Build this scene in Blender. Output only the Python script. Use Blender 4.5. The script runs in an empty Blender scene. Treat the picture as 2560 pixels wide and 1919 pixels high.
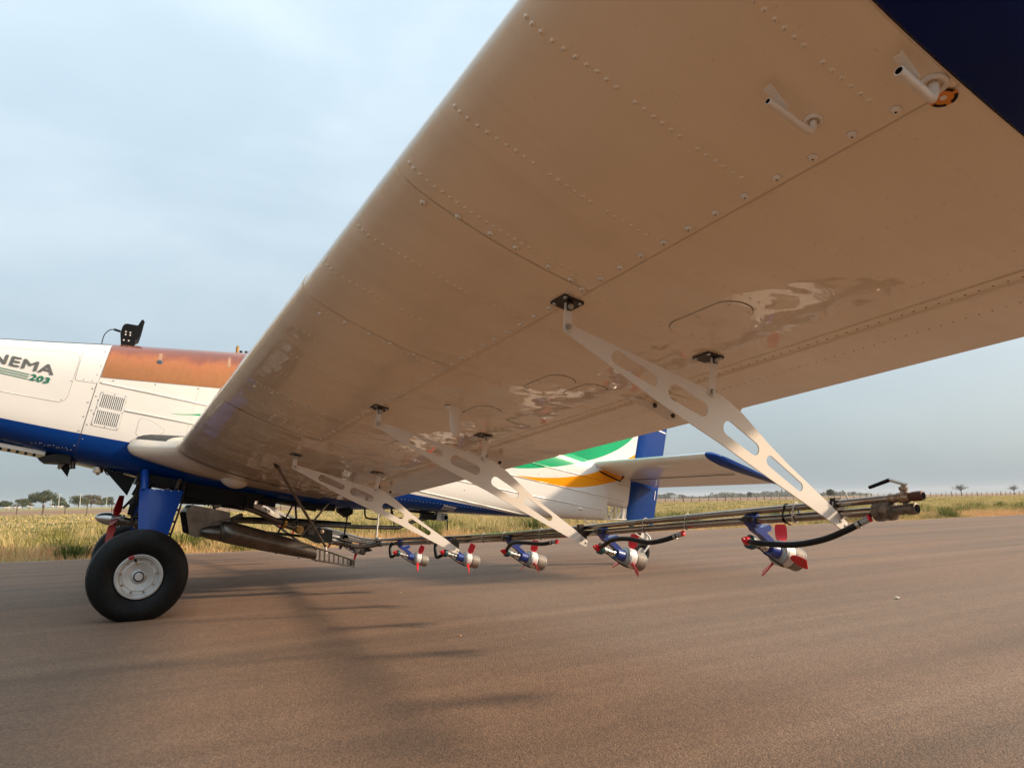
import bpy, math, random
import numpy as np
from mathutils import Vector, Matrix
from mathutils.geometry import tessellate_polygon

random.seed(7)
RNG = np.random.default_rng(11)
R = math.radians
SC = bpy.context.scene
COL = SC.collection

# ------------------------------------------------------------------ camera
YAW, PITCH, ROLL = R(29.857), R(9.446), R(0.946)
CAM = Vector((-0.234, -6.892, 0.7786))
fwd = Vector((math.sin(YAW) * math.cos(PITCH), math.cos(YAW) * math.cos(PITCH), math.sin(PITCH)))
rgt0 = Vector((math.cos(YAW), -math.sin(YAW), 0))
dwn0 = fwd.cross(rgt0)
rgt = math.cos(ROLL) * rgt0 + math.sin(ROLL) * dwn0
dwn = -math.sin(ROLL) * rgt0 + math.cos(ROLL) * dwn0
cam_data = bpy.data.cameras.new('camera')
cam_data.sensor_width = 36.0
cam_data.lens = 36.0 * 1753.985 / 2560.0
cam_data.clip_start = 0.02
cam_data.clip_end = 20000
cam = bpy.data.objects.new('camera', cam_data)
COL.objects.link(cam)
M = Matrix.Identity(4)
for i in range(3):
    M[i][0] = rgt[i]; M[i][1] = -dwn[i]; M[i][2] = -fwd[i]; M[i][3] = CAM[i]
cam.matrix_world = M
SC.camera = cam

# ------------------------------------------------------------------ light
SUN_EL = R(24.9)
SUN_AZ = R(119.2)            # clockwise from +Y
sun_dir = Vector((math.sin(SUN_AZ) * math.cos(SUN_EL), math.cos(SUN_AZ) * math.cos(SUN_EL), math.sin(SUN_EL)))
SKY_STRENGTH = 0.092
sl = bpy.data.lights.new('sun', 'SUN')
sl.energy = 3.3
sl.angle = R(6.0)
sl.color = (1.0, 0.78, 0.56)
so = bpy.data.objects.new('sun', sl)
so.rotation_euler = sun_dir.to_track_quat('Z', 'Y').to_euler()
COL.objects.link(so)

world = bpy.data.worlds.new('World')
SC.world = world
world.use_nodes = True
wn, wl_ = world.node_tree.nodes, world.node_tree.links
wn.clear()
w_out = wn.new('ShaderNodeOutputWorld')
w_bg = wn.new('ShaderNodeBackground')
w_bg.inputs['Strength'].default_value = SKY_STRENGTH
w_sky = wn.new('ShaderNodeTexSky')
w_sky.sky_type = 'NISHITA'
w_sky.sun_disc = False
w_sky.sun_elevation = SUN_EL
w_sky.sun_rotation = SUN_AZ
w_sky.dust_density = 5.0
w_sky.air_density = 1.0
w_sky.ozone_density = 1.0
# a thin veil of high haze with softly lit cloud patches, the same all round the sky
w_tc = wn.new('ShaderNodeTexCoord')
w_map = wn.new('ShaderNodeMapping')
w_map.inputs['Scale'].default_value = (1.0, 1.0, 2.2)
w_n = wn.new('ShaderNodeTexNoise')
w_n.inputs['Scale'].default_value = 2.1
w_n.inputs['Detail'].default_value = 6.0
w_n.inputs['Roughness'].default_value = 0.52
w_n.inputs['Distortion'].default_value = 0.25
w_r = wn.new('ShaderNodeMapRange')
w_r.interpolation_type = 'SMOOTHSTEP'
w_r.inputs['From Min'].default_value = 0.36
w_r.inputs['From Max'].default_value = 0.80
w_r.inputs['To Min'].default_value = 0.0
w_r.inputs['To Max'].default_value = 0.30
w_veil = wn.new('ShaderNodeMix'); w_veil.data_type = 'RGBA'
w_veil.inputs[0].default_value = 0.62
w_veil.inputs[7].default_value = (4.45, 5.45, 6.0, 1)
w_sep = wn.new('ShaderNodeSeparateXYZ')
w_el = wn.new('ShaderNodeMapRange')
w_el.inputs['From Min'].default_value = 0.0; w_el.inputs['From Max'].default_value = 1.0
w_el.inputs['To Min'].default_value = 0.82; w_el.inputs['To Max'].default_value = 2.05
w_mul = wn.new('ShaderNodeVectorMath'); w_mul.operation = 'SCALE'
w_cl = wn.new('ShaderNodeMix'); w_cl.data_type = 'RGBA'
w_cl.inputs[7].default_value = (6.9, 7.5, 7.7, 1)
wl_.new(w_tc.outputs['Generated'], w_map.inputs['Vector'])
wl_.new(w_map.outputs['Vector'], w_n.inputs['Vector'])
wl_.new(w_n.outputs['Fac'], w_r.inputs['Value'])
wl_.new(w_sky.outputs['Color'], w_veil.inputs[6])
wl_.new(w_veil.outputs[2], w_cl.inputs[6])
wl_.new(w_r.outputs['Result'], w_cl.inputs[0])
# an overcast veil is brighter overhead than at the horizon, the same all the way round
wl_.new(w_tc.outputs['Generated'], w_sep.inputs[0])
wl_.new(w_sep.outputs['Z'], w_el.inputs['Value'])
wl_.new(w_cl.outputs[2], w_mul.inputs[0])
wl_.new(w_el.outputs['Result'], w_mul.inputs['Scale'])
wl_.new(w_mul.outputs[0], w_bg.inputs['Color'])
wl_.new(w_bg.outputs['Background'], w_out.inputs['Surface'])

SC.render.engine = 'CYCLES'
SC.cycles.use_denoising = True
SC.cycles.max_bounces = 8
SC.cycles.diffuse_bounces = 4
SC.cycles.glossy_bounces = 4
SC.cycles.volume_bounces = 1
SC.cycles.caustics_reflective = False
SC.cycles.caustics_refractive = False
SC.view_settings.view_transform = 'Standard'
SC.view_settings.look = 'None'
SC.view_settings.exposure = 0.6
SC.view_settings.gamma = 1.0
SC.view_settings.use_curve_mapping = False


# ------------------------------------------------------------------ helpers
def mat(name, color, rough=0.5, metal=0.0, coat=0.0, spec=0.5):
    m = bpy.data.materials.new(name)
    m.use_nodes = True
    b = m.node_tree.nodes['Principled BSDF']
    b.inputs['Base Color'].default_value = (*color, 1)
    b.inputs['Roughness'].default_value = rough
    b.inputs['Metallic'].default_value = metal
    b.inputs['Coat Weight'].default_value = coat
    b.inputs['Coat Roughness'].default_value = 0.025
    b.inputs['Specular IOR Level'].default_value = spec
    return m


def nodes(m):
    return m.node_tree.nodes, m.node_tree.links, m.node_tree.nodes['Principled BSDF']


def noise(m, scale, detail=4, rough=0.55, space='Object', mscale=None, dist=0.0):
    N, L, B = nodes(m)
    tc = N.new('ShaderNodeTexCoord')
    n = N.new('ShaderNodeTexNoise')
    n.inputs['Scale'].default_value = scale
    n.inputs['Detail'].default_value = detail
    n.inputs['Roughness'].default_value = rough
    n.inputs['Distortion'].default_value = dist
    if space == 'World':
        g = N.new('ShaderNodeNewGeometry'); src = g.outputs['Position']
    else:
        src = tc.outputs[space]
    if mscale:
        mp = N.new('ShaderNodeMapping')
        mp.inputs['Scale'].default_value = mscale
        L.new(src, mp.inputs['Vector']); src = mp.outputs['Vector']
    L.new(src, n.inputs['Vector'])
    return n


def ramp(m, fac, stops):
    N, L, B = nodes(m)
    r = N.new('ShaderNodeValToRGB')
    e = r.color_ramp.elements
    e[0].position, e[0].color = stops[0][0], (*stops[0][1], 1)
    e[1].position, e[1].color = stops[-1][0], (*stops[-1][1], 1)
    for p, c in stops[1:-1]:
        x = e.new(p); x.color = (*c, 1)
    L.new(fac, r.inputs['Fac'])
    return r.outputs['Color']


def mixc(m, fac, a, b, mode='MIX'):
    N, L, B = nodes(m)
    x = N.new('ShaderNodeMix'); x.data_type = 'RGBA'; x.blend_type = mode
    for k, v in ((0, fac), (6, a), (7, b)):
        if isinstance(v, (int, float)):
            x.inputs[k].default_value = v
        elif isinstance(v, tuple):
            x.inputs[k].default_value = (*v, 1)
        else:
            L.new(v, x.inputs[k])
    return x.outputs[2]


def mth(m, op, a, b=0.0, clamp=False):
    N, L, B = nodes(m)
    x = N.new('ShaderNodeMath'); x.operation = op; x.use_clamp = clamp
    for k, v in ((0, a), (1, b)):
        if isinstance(v, (int, float)):
            x.inputs[k].default_value = v
        else:
            L.new(v, x.inputs[k])
    return x.outputs[0]


def bump(m, height, strength, dist, prev=None):
    N, L, B = nodes(m)
    b = N.new('ShaderNodeBump')
    b.inputs['Strength'].default_value = strength
    b.inputs['Distance'].default_value = dist
    L.new(height, b.inputs['Height'])
    if prev is not None:
        L.new(prev, b.inputs['Normal'])
    return b.outputs['Normal']


def setn(m, normal):
    N, L, B = nodes(m)
    L.new(normal, B.inputs['Normal'])
    L.new(normal, B.inputs['Coat Normal'])


def setc(m, c):
    N, L, B = nodes(m); L.new(c, B.inputs['Base Color'])


class G:
    """collects shapes into one mesh"""
    def __init__(s):
        s.v, s.f, s.mi = [], [], []

    def add(s, v, f, mi=0):
        o = len(s.v)
        s.v += [tuple(p) for p in v]
        s.f += [tuple(i + o for i in q) for q in f]
        s.mi += [mi] * len(f)
        return s

    def box(s, c, size, rot=None, mi=0):
        hx, hy, hz = [q / 2 for q in size]
        P = [Vector((x, y, z)) for x in (-hx, hx) for y in (-hy, hy) for z in (-hz, hz)]
        if rot is not None:
            P = [rot @ p for p in P]
        P = [p + Vector(c) for p in P]
        return s.add(P, [(0, 1, 3, 2), (4, 6, 7, 5), (0, 4, 5, 1), (2, 3, 7, 6), (0, 2, 6, 4), (1, 5, 7, 3)], mi)

    def tube(s, pts, r, n=10, cap=True, mi=0, closed=False):
        pts = [Vector(p) for p in pts]
        k = len(pts)
        rs = r if isinstance(r, (list, tuple)) else [r] * k
        V, F = [], []
        ref = None
        for i in range(k):
            if closed:
                t = (pts[(i + 1) % k] - pts[i - 1]).normalized()
            else:
                t = (pts[min(i + 1, k - 1)] - pts[max(i - 1, 0)]).normalized()
            if ref is None:
                ref = Vector((0, 0, 1)) if abs(t.z) < 0.9 else Vector((1, 0, 0))
            a = (ref - t * ref.dot(t)).normalized()
            ref = a
            b = t.cross(a)
            for j in range(n):
                an = 2 * math.pi * j / n
                V.append(pts[i] + (a * math.cos(an) + b * math.sin(an)) * rs[i])
        for i in range(k if closed else k - 1):
            i2 = (i + 1) % k
            for j in range(n):
                j2 = (j + 1) % n
                F.append((i * n + j, i * n + j2, i2 * n + j2, i2 * n + j))
        if cap and not closed:
            F.append(tuple(range(n - 1, -1, -1)))
            F.append(tuple((k - 1) * n + j for j in range(n)))
        return s.add(V, F, mi)

    def lathe(s, o, ax, prof, n=24, mi=0, cap=True, phase=0.0):
        """prof: (t along axis, radius)"""
        o, ax = Vector(o), Vector(ax).normalized()
        ref = Vector((0, 0, 1)) if abs(ax.z) < 0.9 else Vector((1, 0, 0))
        a = (ref - ax * ref.dot(ax)).normalized()
        b = ax.cross(a)
        V, F = [], []
        for t, r in prof:
            for j in range(n):
                an = 2 * math.pi * j / n + phase
                V.append(o + ax * t + (a * math.cos(an) + b * math.sin(an)) * r)
        k = len(prof)
        for i in range(k - 1):
            for j in range(n):
                j2 = (j + 1) % n
                F.append((i * n + j, i * n + j2, (i + 1) * n + j2, (i + 1) * n + j))
        if cap:
            F.append(tuple(range(n - 1, -1, -1)))
            F.append(tuple((k - 1) * n + j for j in range(n)))
        return s.add(V, F, mi)

    def prism(s, loops, fr, th, mi=0):
        """loops: outer + holes of (u,v); fr(u,v,w) -> world; extruded w in -th/2..th/2"""
        flat = [p for lp in loops for p in lp]
        tris = tessellate_polygon([[Vector((u, v, 0)) for u, v in lp] for lp in loops])
        n = len(flat)
        V = [fr(u, v, th / 2) for u, v in flat] + [fr(u, v, -th / 2) for u, v in flat]
        F = [tuple(t) for t in tris] + [tuple(n + q for q in reversed(t)) for t in tris]
        o = 0
        for lp in loops:
            m_ = len(lp)
            for j in range(m_):
                a, b = o + j, o + (j + 1) % m_
                F.append((a, b, n + b, n + a))
            o += m_
        return s.add(V, F, mi)

    def grid(s, fn, us, vs, mi=0):
        V = [fn(u, v) for u in us for v in vs]
        m_ = len(vs)
        F = [(i * m_ + j, i * m_ + j + 1, (i + 1) * m_ + j + 1, (i + 1) * m_ + j) for i in range(len(us) - 1) for j in range(m_ - 1)]
        return s.add(V, F, mi)

    def mesh(s, name, mats, smooth=35):
        me = bpy.data.meshes.new(name)
        me.from_pydata([tuple(p) for p in s.v], [], s.f)
        for m_ in (mats if isinstance(mats, (list, tuple)) else [mats]):
            me.materials.append(m_)
        if max(s.mi, default=0):
            me.polygons.foreach_set('material_index', s.mi)
        me.validate()
        import bmesh
        bm = bmesh.new(); bm.from_mesh(me)
        bmesh.ops.recalc_face_normals(bm, faces=bm.faces)
        bm.to_mesh(me); bm.free()
        if smooth:
            me.shade_smooth()
            me.set_sharp_from_angle(angle=R(smooth))
        return me

    def obj(s, name, mats, parent=None, smooth=35):
        return link(name, s.mesh(name, mats, smooth), parent)


def link(name, me, parent=None, loc=None):
    o = bpy.data.objects.new(name, me)
    COL.objects.link(o)
    if parent is not None:
        o.parent = parent
    if loc is not None:
        o.location = loc
    return o


def empty(name, loc=(0, 0, 0), parent=None):
    o = bpy.data.objects.new(name, None)
    o.empty_display_size = 0.3
    o.location = loc
    COL.objects.link(o)
    if parent is not None:
        o.parent = parent
    return o


def tag(o, label=None, cat=None, group=None, kind=None):
    if label: o['label'] = label
    if cat: o['category'] = cat
    if group: o['group'] = group
    if kind: o['kind'] = kind
    return o


def copy_tree(o, parent=None):
    c = o.copy()
    COL.objects.link(c)
    c.parent = parent
    for ch in list(o.children):
        copy_tree(ch, c)
    return c


def circle(cx, cz, r, n=20, a0=0.0, a1=2 * math.pi):
    return [(cx + r * math.cos(a0 + (a1 - a0) * i / n), cz + r * math.sin(a0 + (a1 - a0) * i / n)) for i in range(n)]


def capsule(a, b, ra, rb, n=9):
    a, b = Vector((a[0], a[1])), Vector((b[0], b[1]))
    an = math.atan2((b - a).y, (b - a).x)
    P = []
    for i in range(n + 1):
        t = an + math.pi / 2 + math.pi * i / n
        P.append((a.x + ra * math.cos(t), a.y + ra * math.sin(t)))
    for i in range(n + 1):
        t = an - math.pi / 2 + math.pi * i / n
        P.append((b.x + rb * math.cos(t), b.y + rb * math.sin(t)))
    return P


def bez(p0, p1, p2, p3, n=16):
    P = [Vector(p) for p in (p0, p1, p2, p3)]
    out = []
    for i in range(n + 1):
        t = i / n; u = 1 - t
        out.append(P[0] * u ** 3 + P[1] * 3 * u * u * t + P[2] * 3 * u * t * t + P[3] * t ** 3)
    return out


def smooth_path(pts, sub=6):
    pts = [Vector(p) for p in pts]
    out = []
    for i in range(len(pts) - 1):
        p0, p1, p2, p3 = pts[max(i - 1, 0)], pts[i], pts[i + 1], pts[min(i + 2, len(pts) - 1)]
        for k in range(sub):
            t = k / sub
            out.append(0.5 * ((2 * p1) + (p2 - p0) * t + (2 * p0 - 5 * p1 + 4 * p2 - p3) * t * t + (3 * p1 - p0 - 3 * p2 + p3) * t ** 3))
    out.append(pts[-1])
    return out


# ------------------------------------------------------------------ materials
def painted(name, color, rough=0.2, wav=0.0, dirt=0.0, coat=0.7):
    m = mat(name, color, rough, 0.0, coat)
    n1 = noise(m, 3.0, 5, 0.6)
    c = mixc(m, mth(m, 'MULTIPLY', n1.outputs['Fac'], dirt), color, tuple(q * 0.45 + 0.03 * k for q, k in zip(color, (1.2, 1.0, 0.8))))
    if dirt:
        sp = noise(m, 60, 3, 0.7)
        spm = ramp(m, sp.outputs['Fac'], [(0.66, (0, 0, 0)), (0.72, (1, 1, 1))])
        c = mixc(m, mth(m, 'MULTIPLY', spm, 0.2), c, (0.28, 0.2, 0.14))
    setc(m, c)
    N, L, B = nodes(m)
    L.new(mth(m, 'ADD', rough - 0.04, mth(m, 'MULTIPLY', n1.outputs['Fac'], 0.1)), B.inputs['Roughness'])
    if wav:
        n2 = noise(m, 3.4, 2, 0.4)
        n3 = noise(m, 9.0, 2, 0.4)
        setn(m, bump(m, n3.outputs['Fac'], 1.0, wav * 0.22, bump(m, n2.outputs['Fac'], 1.0, wav)))
    return m


M_WHITE = painted('white_paint', (0.74, 0.72, 0.68), 0.3, 0.003, 0.10)
M_WING = painted('wing_white_paint', (0.88, 0.755, 0.595), 0.34, 0.009, 0.07, coat=1.0)
M_WING.node_tree.nodes['Principled BSDF'].inputs['Coat IOR'].default_value = 1.65
_N, _L, _B = nodes(M_WING)
_src = [l.from_socket for l in _L if l.to_socket == _B.inputs['Base Color']][0]
_st = noise(M_WING, 1.6, 6, 0.7, mscale=(0.7, 7.0, 1.0), dist=0.3)
_st2 = noise(M_WING, 1.1, 4, 0.6)
_sm = mth(M_WING, 'MULTIPLY', mth(M_WING, 'SUBTRACT', _st.outputs['Fac'], 0.46), 1.1, True)
_sc = mixc(M_WING, mth(M_WING, 'MULTIPLY', _sm, mth(M_WING, 'MULTIPLY', _st2.outputs['Fac'], 1.3)), _src, (0.62, 0.47, 0.33))
setc(M_WING, _sc)
M_BLUE = painted('blue_paint', (0.0, 0.036, 0.205), 0.25, 0.003, 0.0, coat=0.12)
M_BLUE.node_tree.nodes['Principled BSDF'].inputs['Specular IOR Level'].default_value = 0.25
M_BLUE_SHADE = painted('blue_paint_shaded', (0.0, 0.012, 0.11), 0.3, 0.002, 0.0, coat=0.0)  # the airframe blue again, darkened to carry the shade on the winglet
M_BLUE_SHADE.node_tree.nodes['Principled BSDF'].inputs['Specular IOR Level'].default_value = 0.15
M_STRUT = painted('strut_paint', (0.80, 0.74, 0.67), 0.35, 0.0, 0.10, coat=0.1)
M_SEAM = mat('seam_dark', (0.05, 0.038, 0.03), 0.8)
M_SEAM_L = mat('seam_sealant', (0.66, 0.57, 0.46), 0.6)
M_SCREW = mat('screw_painted', (0.80, 0.74, 0.66), 0.3)
M_HOLE = mat('dark_recess', (0.003, 0.0026, 0.0024), 0.9, 0, 0, 0.03)
M_STEELDK = mat('dark_steel_plate', (0.055, 0.045, 0.038), 0.45, 0.7)
M_BOLT = mat('bolt_steel', (0.42, 0.39, 0.35), 0.35, 0.9)
M_STEEL = mat('stainless_pipe', (0.56, 0.52, 0.47), 0.22, 1.0)
_n = noise(M_STEEL, 6, 3, 0.5)
setc(M_STEEL, ramp(M_STEEL, _n.outputs['Fac'], [(0.3, (0.27, 0.235, 0.20)), (0.7, (0.42, 0.385, 0.345))]))
M_DARKMET = mat('weathered_dark_metal', (0.06, 0.055, 0.05), 0.30, 0.8)
_n = noise(M_DARKMET, 9, 5, 0.65)
setc(M_DARKMET, ramp(M_DARKMET, _n.outputs['Fac'], [(0.35, (0.11, 0.094, 0.078)), (0.7, (0.22, 0.19, 0.16))]))
M_CASTING = mat('dirty_cast_fitting', (0.20, 0.16, 0.12), 0.55, 0.6)
_n = noise(M_CASTING, 40, 4, 0.7)
setc(M_CASTING, ramp(M_CASTING, _n.outputs['Fac'], [(0.35, (0.07, 0.055, 0.045)), (0.7, (0.27, 0.22, 0.17))]))
M_BRASS = mat('worn_brass', (0.42, 0.31, 0.20), 0.38, 0.85)
_n = noise(M_BRASS, 55, 4, 0.7)
setc(M_BRASS, ramp(M_BRASS, _n.outputs['Fac'], [(0.35, (0.19, 0.12, 0.08)), (0.7, (0.50, 0.40, 0.30))]))
M_RUST = mat('rusty_nozzle', (0.10, 0.04, 0.025), 0.6, 0.4)
M_BLACK = mat('black_plastic', (0.0035, 0.0035, 0.0038), 0.5, 0, 0, 0.2)
M_HOSE = mat('black_rubber_hose', (0.004, 0.004, 0.0045), 0.35, 0, 0, 0.3)
M_RUBBER = mat('tyre_rubber', (0.014, 0.014, 0.015), 0.5, 0, 0, 0.2)
_n = noise(M_RUBBER, 26, 5, 0.7)
setc(M_RUBBER, ramp(M_RUBBER, _n.outputs['Fac'], [(0.4, (0.0035, 0.0036, 0.0038)), (0.75, (0.012, 0.011, 0.010))]))
setn(M_RUBBER, bump(M_RUBBER, noise(M_RUBBER, 160, 2).outputs['Fac'], 0.25, 0.002))
M_ALU = mat('wheel_aluminium', (0.62, 0.61, 0.59), 0.32, 0.35)
_n = noise(M_ALU, 6, 4, 0.6)
setc(M_ALU, ramp(M_ALU, _n.outputs['Fac'], [(0.3, (0.38, 0.37, 0.35)), (0.6, (0.60, 0.59, 0.57))]))
M_SPINNER = mat('spinner_aluminium', (0.62, 0.61, 0.58), 0.28, 1.0)
M_RED = mat('red_plastic', (0.62, 0.012, 0.020), 0.35)
M_REDDK = mat('dark_red_paint', (0.33, 0.006, 0.010), 0.3, 0, 0.4)
M_TEAL = mat('teal_plastic', (0.004, 0.055, 0.065), 0.4)
M_ATOM = mat('atomizer_blue', (0.006, 0.030, 0.20), 0.32, 0, 0.4)
M_CHROME = mat('chrome', (0.58, 0.56, 0.53), 0.16, 1.0)
M_GREYAL = mat('grey_alloy', (0.34, 0.34, 0.33), 0.42, 0.6)
M_HUBWHITE = mat('white_nylon', (0.62, 0.60, 0.56), 0.45)
M_CAGE = mat('wire_gauze', (0.34, 0.29, 0.24), 0.6, 0.2)
_n = noise(M_CAGE, 420, 2, 0.5)
setc(M_CAGE, ramp(M_CAGE, _n.outputs['Fac'], [(0.42, (0.09, 0.072, 0.055)), (0.58, (0.30, 0.255, 0.21))]))
setn(M_CAGE, bump(M_CAGE, _n.outputs['Fac'], 0.6, 0.001))
M_ORANGE = mat('orange_decal', (0.78, 0.27, 0.02), 0.4)
M_YELFIT = mat('ochre_fitting', (0.40, 0.21, 0.03), 0.45)
M_GREY_TXT = mat('grey_lettering', (0.11, 0.11, 0.10), 0.4)
M_GREEN_TXT = mat('green_lettering', (0.0, 0.16, 0.085), 0.4)
M_WTXT = mat('white_lettering', (0.75, 0.75, 0.75), 0.4)
M_LENS = mat('milky_dome', (0.72, 0.66, 0.58), 0.18, 0, 0.5)
M_SLATE = mat('antiglare_slate', (0.075, 0.095, 0.125), 0.45)
M_GLASS = mat('canopy_glass', (0.03, 0.04, 0.045), 0.03, 0, 1.0)
M_WALK = mat('grip_tape', (0.075, 0.072, 0.068), 0.85)
setn(M_WALK, bump(M_WALK, noise(M_WALK, 260, 2).outputs['Fac'], 0.6, 0.002))

M_AMBER = mat('stained_amber_fibreglass', (0.42, 0.16, 0.05), 0.22, 0.0, 0.35)
_a = noise(M_AMBER, 5, 6, 0.7, mscale=(1.0, 1.0, 0.45), dist=0.6)
_b = noise(M_AMBER, 26, 5, 0.75, mscale=(2.2, 1.0, 0.35))
_tc = nodes(M_AMBER)[0].new('ShaderNodeTexCoord')
_sx = nodes(M_AMBER)[0].new('ShaderNodeSeparateXYZ')
nodes(M_AMBER)[1].new(_tc.outputs['Object'], _sx.inputs[0])
_hb = mth(M_AMBER, 'SUBTRACT', _sx.outputs['Z'], mth(M_AMBER, 'ADD', 1.83, mth(M_AMBER, 'MULTIPLY', _sx.outputs['X'], 0.167)))
_hv = mth(M_AMBER, 'ADD', mth(M_AMBER, 'MULTIPLY', _hb, 2.6), mth(M_AMBER, 'MULTIPLY', mth(M_AMBER, 'SUBTRACT', _a.outputs['Fac'], 0.5), 0.6))
_c1 = ramp(M_AMBER, _hv, [(0.0, (0.34, 0.135, 0.035)), (0.25, (0.38, 0.15, 0.042)), (0.45, (0.42, 0.14, 0.04)), (0.6, (0.26, 0.08, 0.04)), (0.78, (0.20, 0.068, 0.045)), (1.0, (0.30, 0.11, 0.06))])
setc(M_AMBER, mixc(M_AMBER, mth(M_AMBER, 'MULTIPLY', mth(M_AMBER, 'SUBTRACT', _b.outputs['Fac'], 0.45), 1.0, True), _c1, (0.16, 0.055, 0.03)))
setn(M_AMBER, bump(M_AMBER, noise(M_AMBER, 5, 3).outputs['Fac'], 0.7, 0.006))


# fuselage livery: printed colour fields in the airframe's own coordinates
def livery():
    m = mat('fuselage_livery', (0.8, 0.8, 0.78), 0.22, 0, 0.15, 0.3)
    N, L, B = nodes(m)
    tc = N.new('ShaderNodeTexCoord'); sx = N.new('ShaderNodeSeparateXYZ')
    L.new(tc.outputs['Object'], sx.inputs[0])
    b, h = sx.outputs['X'], sx.outputs['Z']

    def curve(pts):
        fc = N.new('ShaderNodeFloatCurve')
        c = fc.mapping.curves[0]
        P = [((x + 3) / 9, (y - 0.5) / 3.5) for x, y in pts]
        while len(c.points) < len(P):
            c.points.new(0.5, 0.5)
        for q, p in zip(c.points, P):
            q.location = p; q.handle_type = 'AUTO_CLAMPED'
        fc.mapping.use_clip = False
        fc.mapping.update()
        L.new(mth(m, 'DIVIDE', mth(m, 'ADD', b, 3.0), 9.0), fc.inputs['Value'])
        return mth(m, 'ADD', mth(m, 'MULTIPLY', fc.outputs[0], 3.5), 0.5)

    def above(c):   # 1 where h > curve
        return mth(m, 'MULTIPLY', mth(m, 'SUBTRACT', h, c), 700.0, True)

    def rng(lo, hi):
        return mth(m, 'MULTIPLY', mth(m, 'MULTIPLY', mth(m, 'SUBTRACT', b, lo), 700.0, True), mth(m, 'MULTIPLY', mth(m, 'SUBTRACT', hi, b), 700.0, True))
    white = (0.74, 0.72, 0.68)
    n1 = noise(m, 2.5, 5, 0.6)
    base = mixc(m, mth(m, 'MULTIPLY', n1.outputs['Fac'], 0.12), white, (0.42, 0.38, 0.33))
    sp = noise(m, 45, 3, 0.7)
    spm = ramp(m, sp.outputs['Fac'], [(0.68, (0, 0, 0)), (0.74, (1, 1, 1))])
    base = mixc(m, mth(m, 'MULTIPLY', spm, 0.25), base, (0.30, 0.24, 0.19))
    blue_c = curve([(-3, 1.232), (-1.2, 1.232), (-0.33, 1.246), (2.1, 1.309), (2.87, 1.332), (3.4, 1.345), (3.7, 1.37), (3.9, 1.30), (4.2, 1.0), (6, 0.9)])
    c = mixc(m, mth(m, 'SUBTRACT', 1.0, above(blue_c)), base, (0.0, 0.036, 0.205))
    g_lo = curve([(-3, 3.9), (-0.16, 1.545), (-0.128, 1.544), (0.07, 1.576), (1.0, 1.66), (2.2, 1.72), (3.217, 1.806), (3.648, 1.90), (4.267, 2.109), (4.643, 2.284), (4.932, 2.491), (5.052, 2.63), (5.4, 3.2), (6, 3.9)])
    g_hi = curve([(-3, 1.544), (-0.128, 1.546), (0.079, 1.592), (1.0, 1.86), (1.8, 2.4), (2.4, 3.9), (6, 3.9)])
    g = mth(m, 'MULTIPLY', above(g_lo), mth(m, 'SUBTRACT', 1.0, above(g_hi)))
    g = mth(m, 'MULTIPLY', g, rng(-0.13, 6))
    c = mixc(m, g, c, (0.0, 0.335, 0.135))
    y_lo = curve([(-3, 1.0), (2.5, 1.60), (3.297, 1.735), (3.676, 1.742), (4.036, 1.764), (4.313, 1.82), (4.693, 1.949), (5.011, 2.083), (5.4, 2.29), (6, 2.6)])
    y_hi = curve([(-3, 1.0), (2.5, 1.60), (3.297, 1.738), (3.667, 1.793), (4.108, 1.90), (4.477, 2.037), (4.952, 2.293), (5.065, 2.37), (5.4, 2.6), (6, 2.9)])
    y = mth(m, 'MULTIPLY', mth(m, 'MULTIPLY', above(y_lo), mth(m, 'SUBTRACT', 1.0, above(y_hi))), rng(3.29, 6))
    c = mixc(m, y, c, (0.86, 0.31, 0.004))
    setc(m, c)
    n2 = noise(m, 2.6, 2, 0.4)
    setn(m, bump(m, n2.outputs['Fac'], 1.0, 0.006))
    return m


M_LIV = livery()

# ------------------------------------------------------------------ aircraft geometry functions
PH = R(11.5)                      # ground attitude
CPH, SPH = math.cos(PH), math.sin(PH)


def bw(b, y, h):                  # airframe coordinates -> world
    return Vector((b * CPH + h * SPH, y, -b * SPH + h * CPH))


ST = np.array([  # b, bottom, top, halfwidth
    [-2.62, 1.34, 1.66, 0.16], [-2.58, 1.28, 1.70, 0.24], [-2.40, 1.15, 1.76, 0.38], [-2.10, 1.09, 1.80, 0.44], [-1.80, 1.075, 1.83, 0.457],
    [-1.475, 1.07, 1.850, 0.465], [-1.10, 1.05, 1.938, 0.468], [-0.714, 1.02, 2.035, 0.47], [-0.23, 1.0, 2.145, 0.47], [0.353, 1.0, 2.278, 0.47],
    [1.0, 1.02, 2.39, 0.47], [1.67, 1.072, 2.40, 0.47], [2.14, 1.163, 2.37, 0.435], [2.88, 1.251, 2.30, 0.345], [3.67, 1.353, 2.22, 0.25],
    [4.2, 1.43, 2.17, 0.185], [4.685, 1.497, 2.14, 0.125], [4.69, 1.685, 2.14, 0.124], [5.035, 1.70, 2.12, 0.07]])


def stn(b):
    return [float(np.interp(b, ST[:, 0], ST[:, k])) for k in (1, 2, 3)]


def fpt(b, t, off=0.0):
    """fuselage skin point; t=0 starboard, pi/2 top, pi port, 3pi/2 bottom"""
    hb, ht, hw = stn(b)
    hm = hb + (ht - hb) * 0.5
    nu, nb = 3.6, 4.2
    if b < -2.0:
        k = min(1, (-2.0 - b) / 0.6); nu = 3.6 - 1.5 * k; nb = 4.2 - 2.1 * k
    c, s = math.cos(t), math.sin(t)
    n = nu if s >= 0 else nb
    y = (hw + off) * math.copysign(abs(c) ** (2 / n), c)
    hh = ((ht - hm) if s >= 0 else (hm - hb)) + off
    h = hm + hh * math.copysign(abs(s) ** (2 / n), s)
    return (b, y, h)


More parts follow.
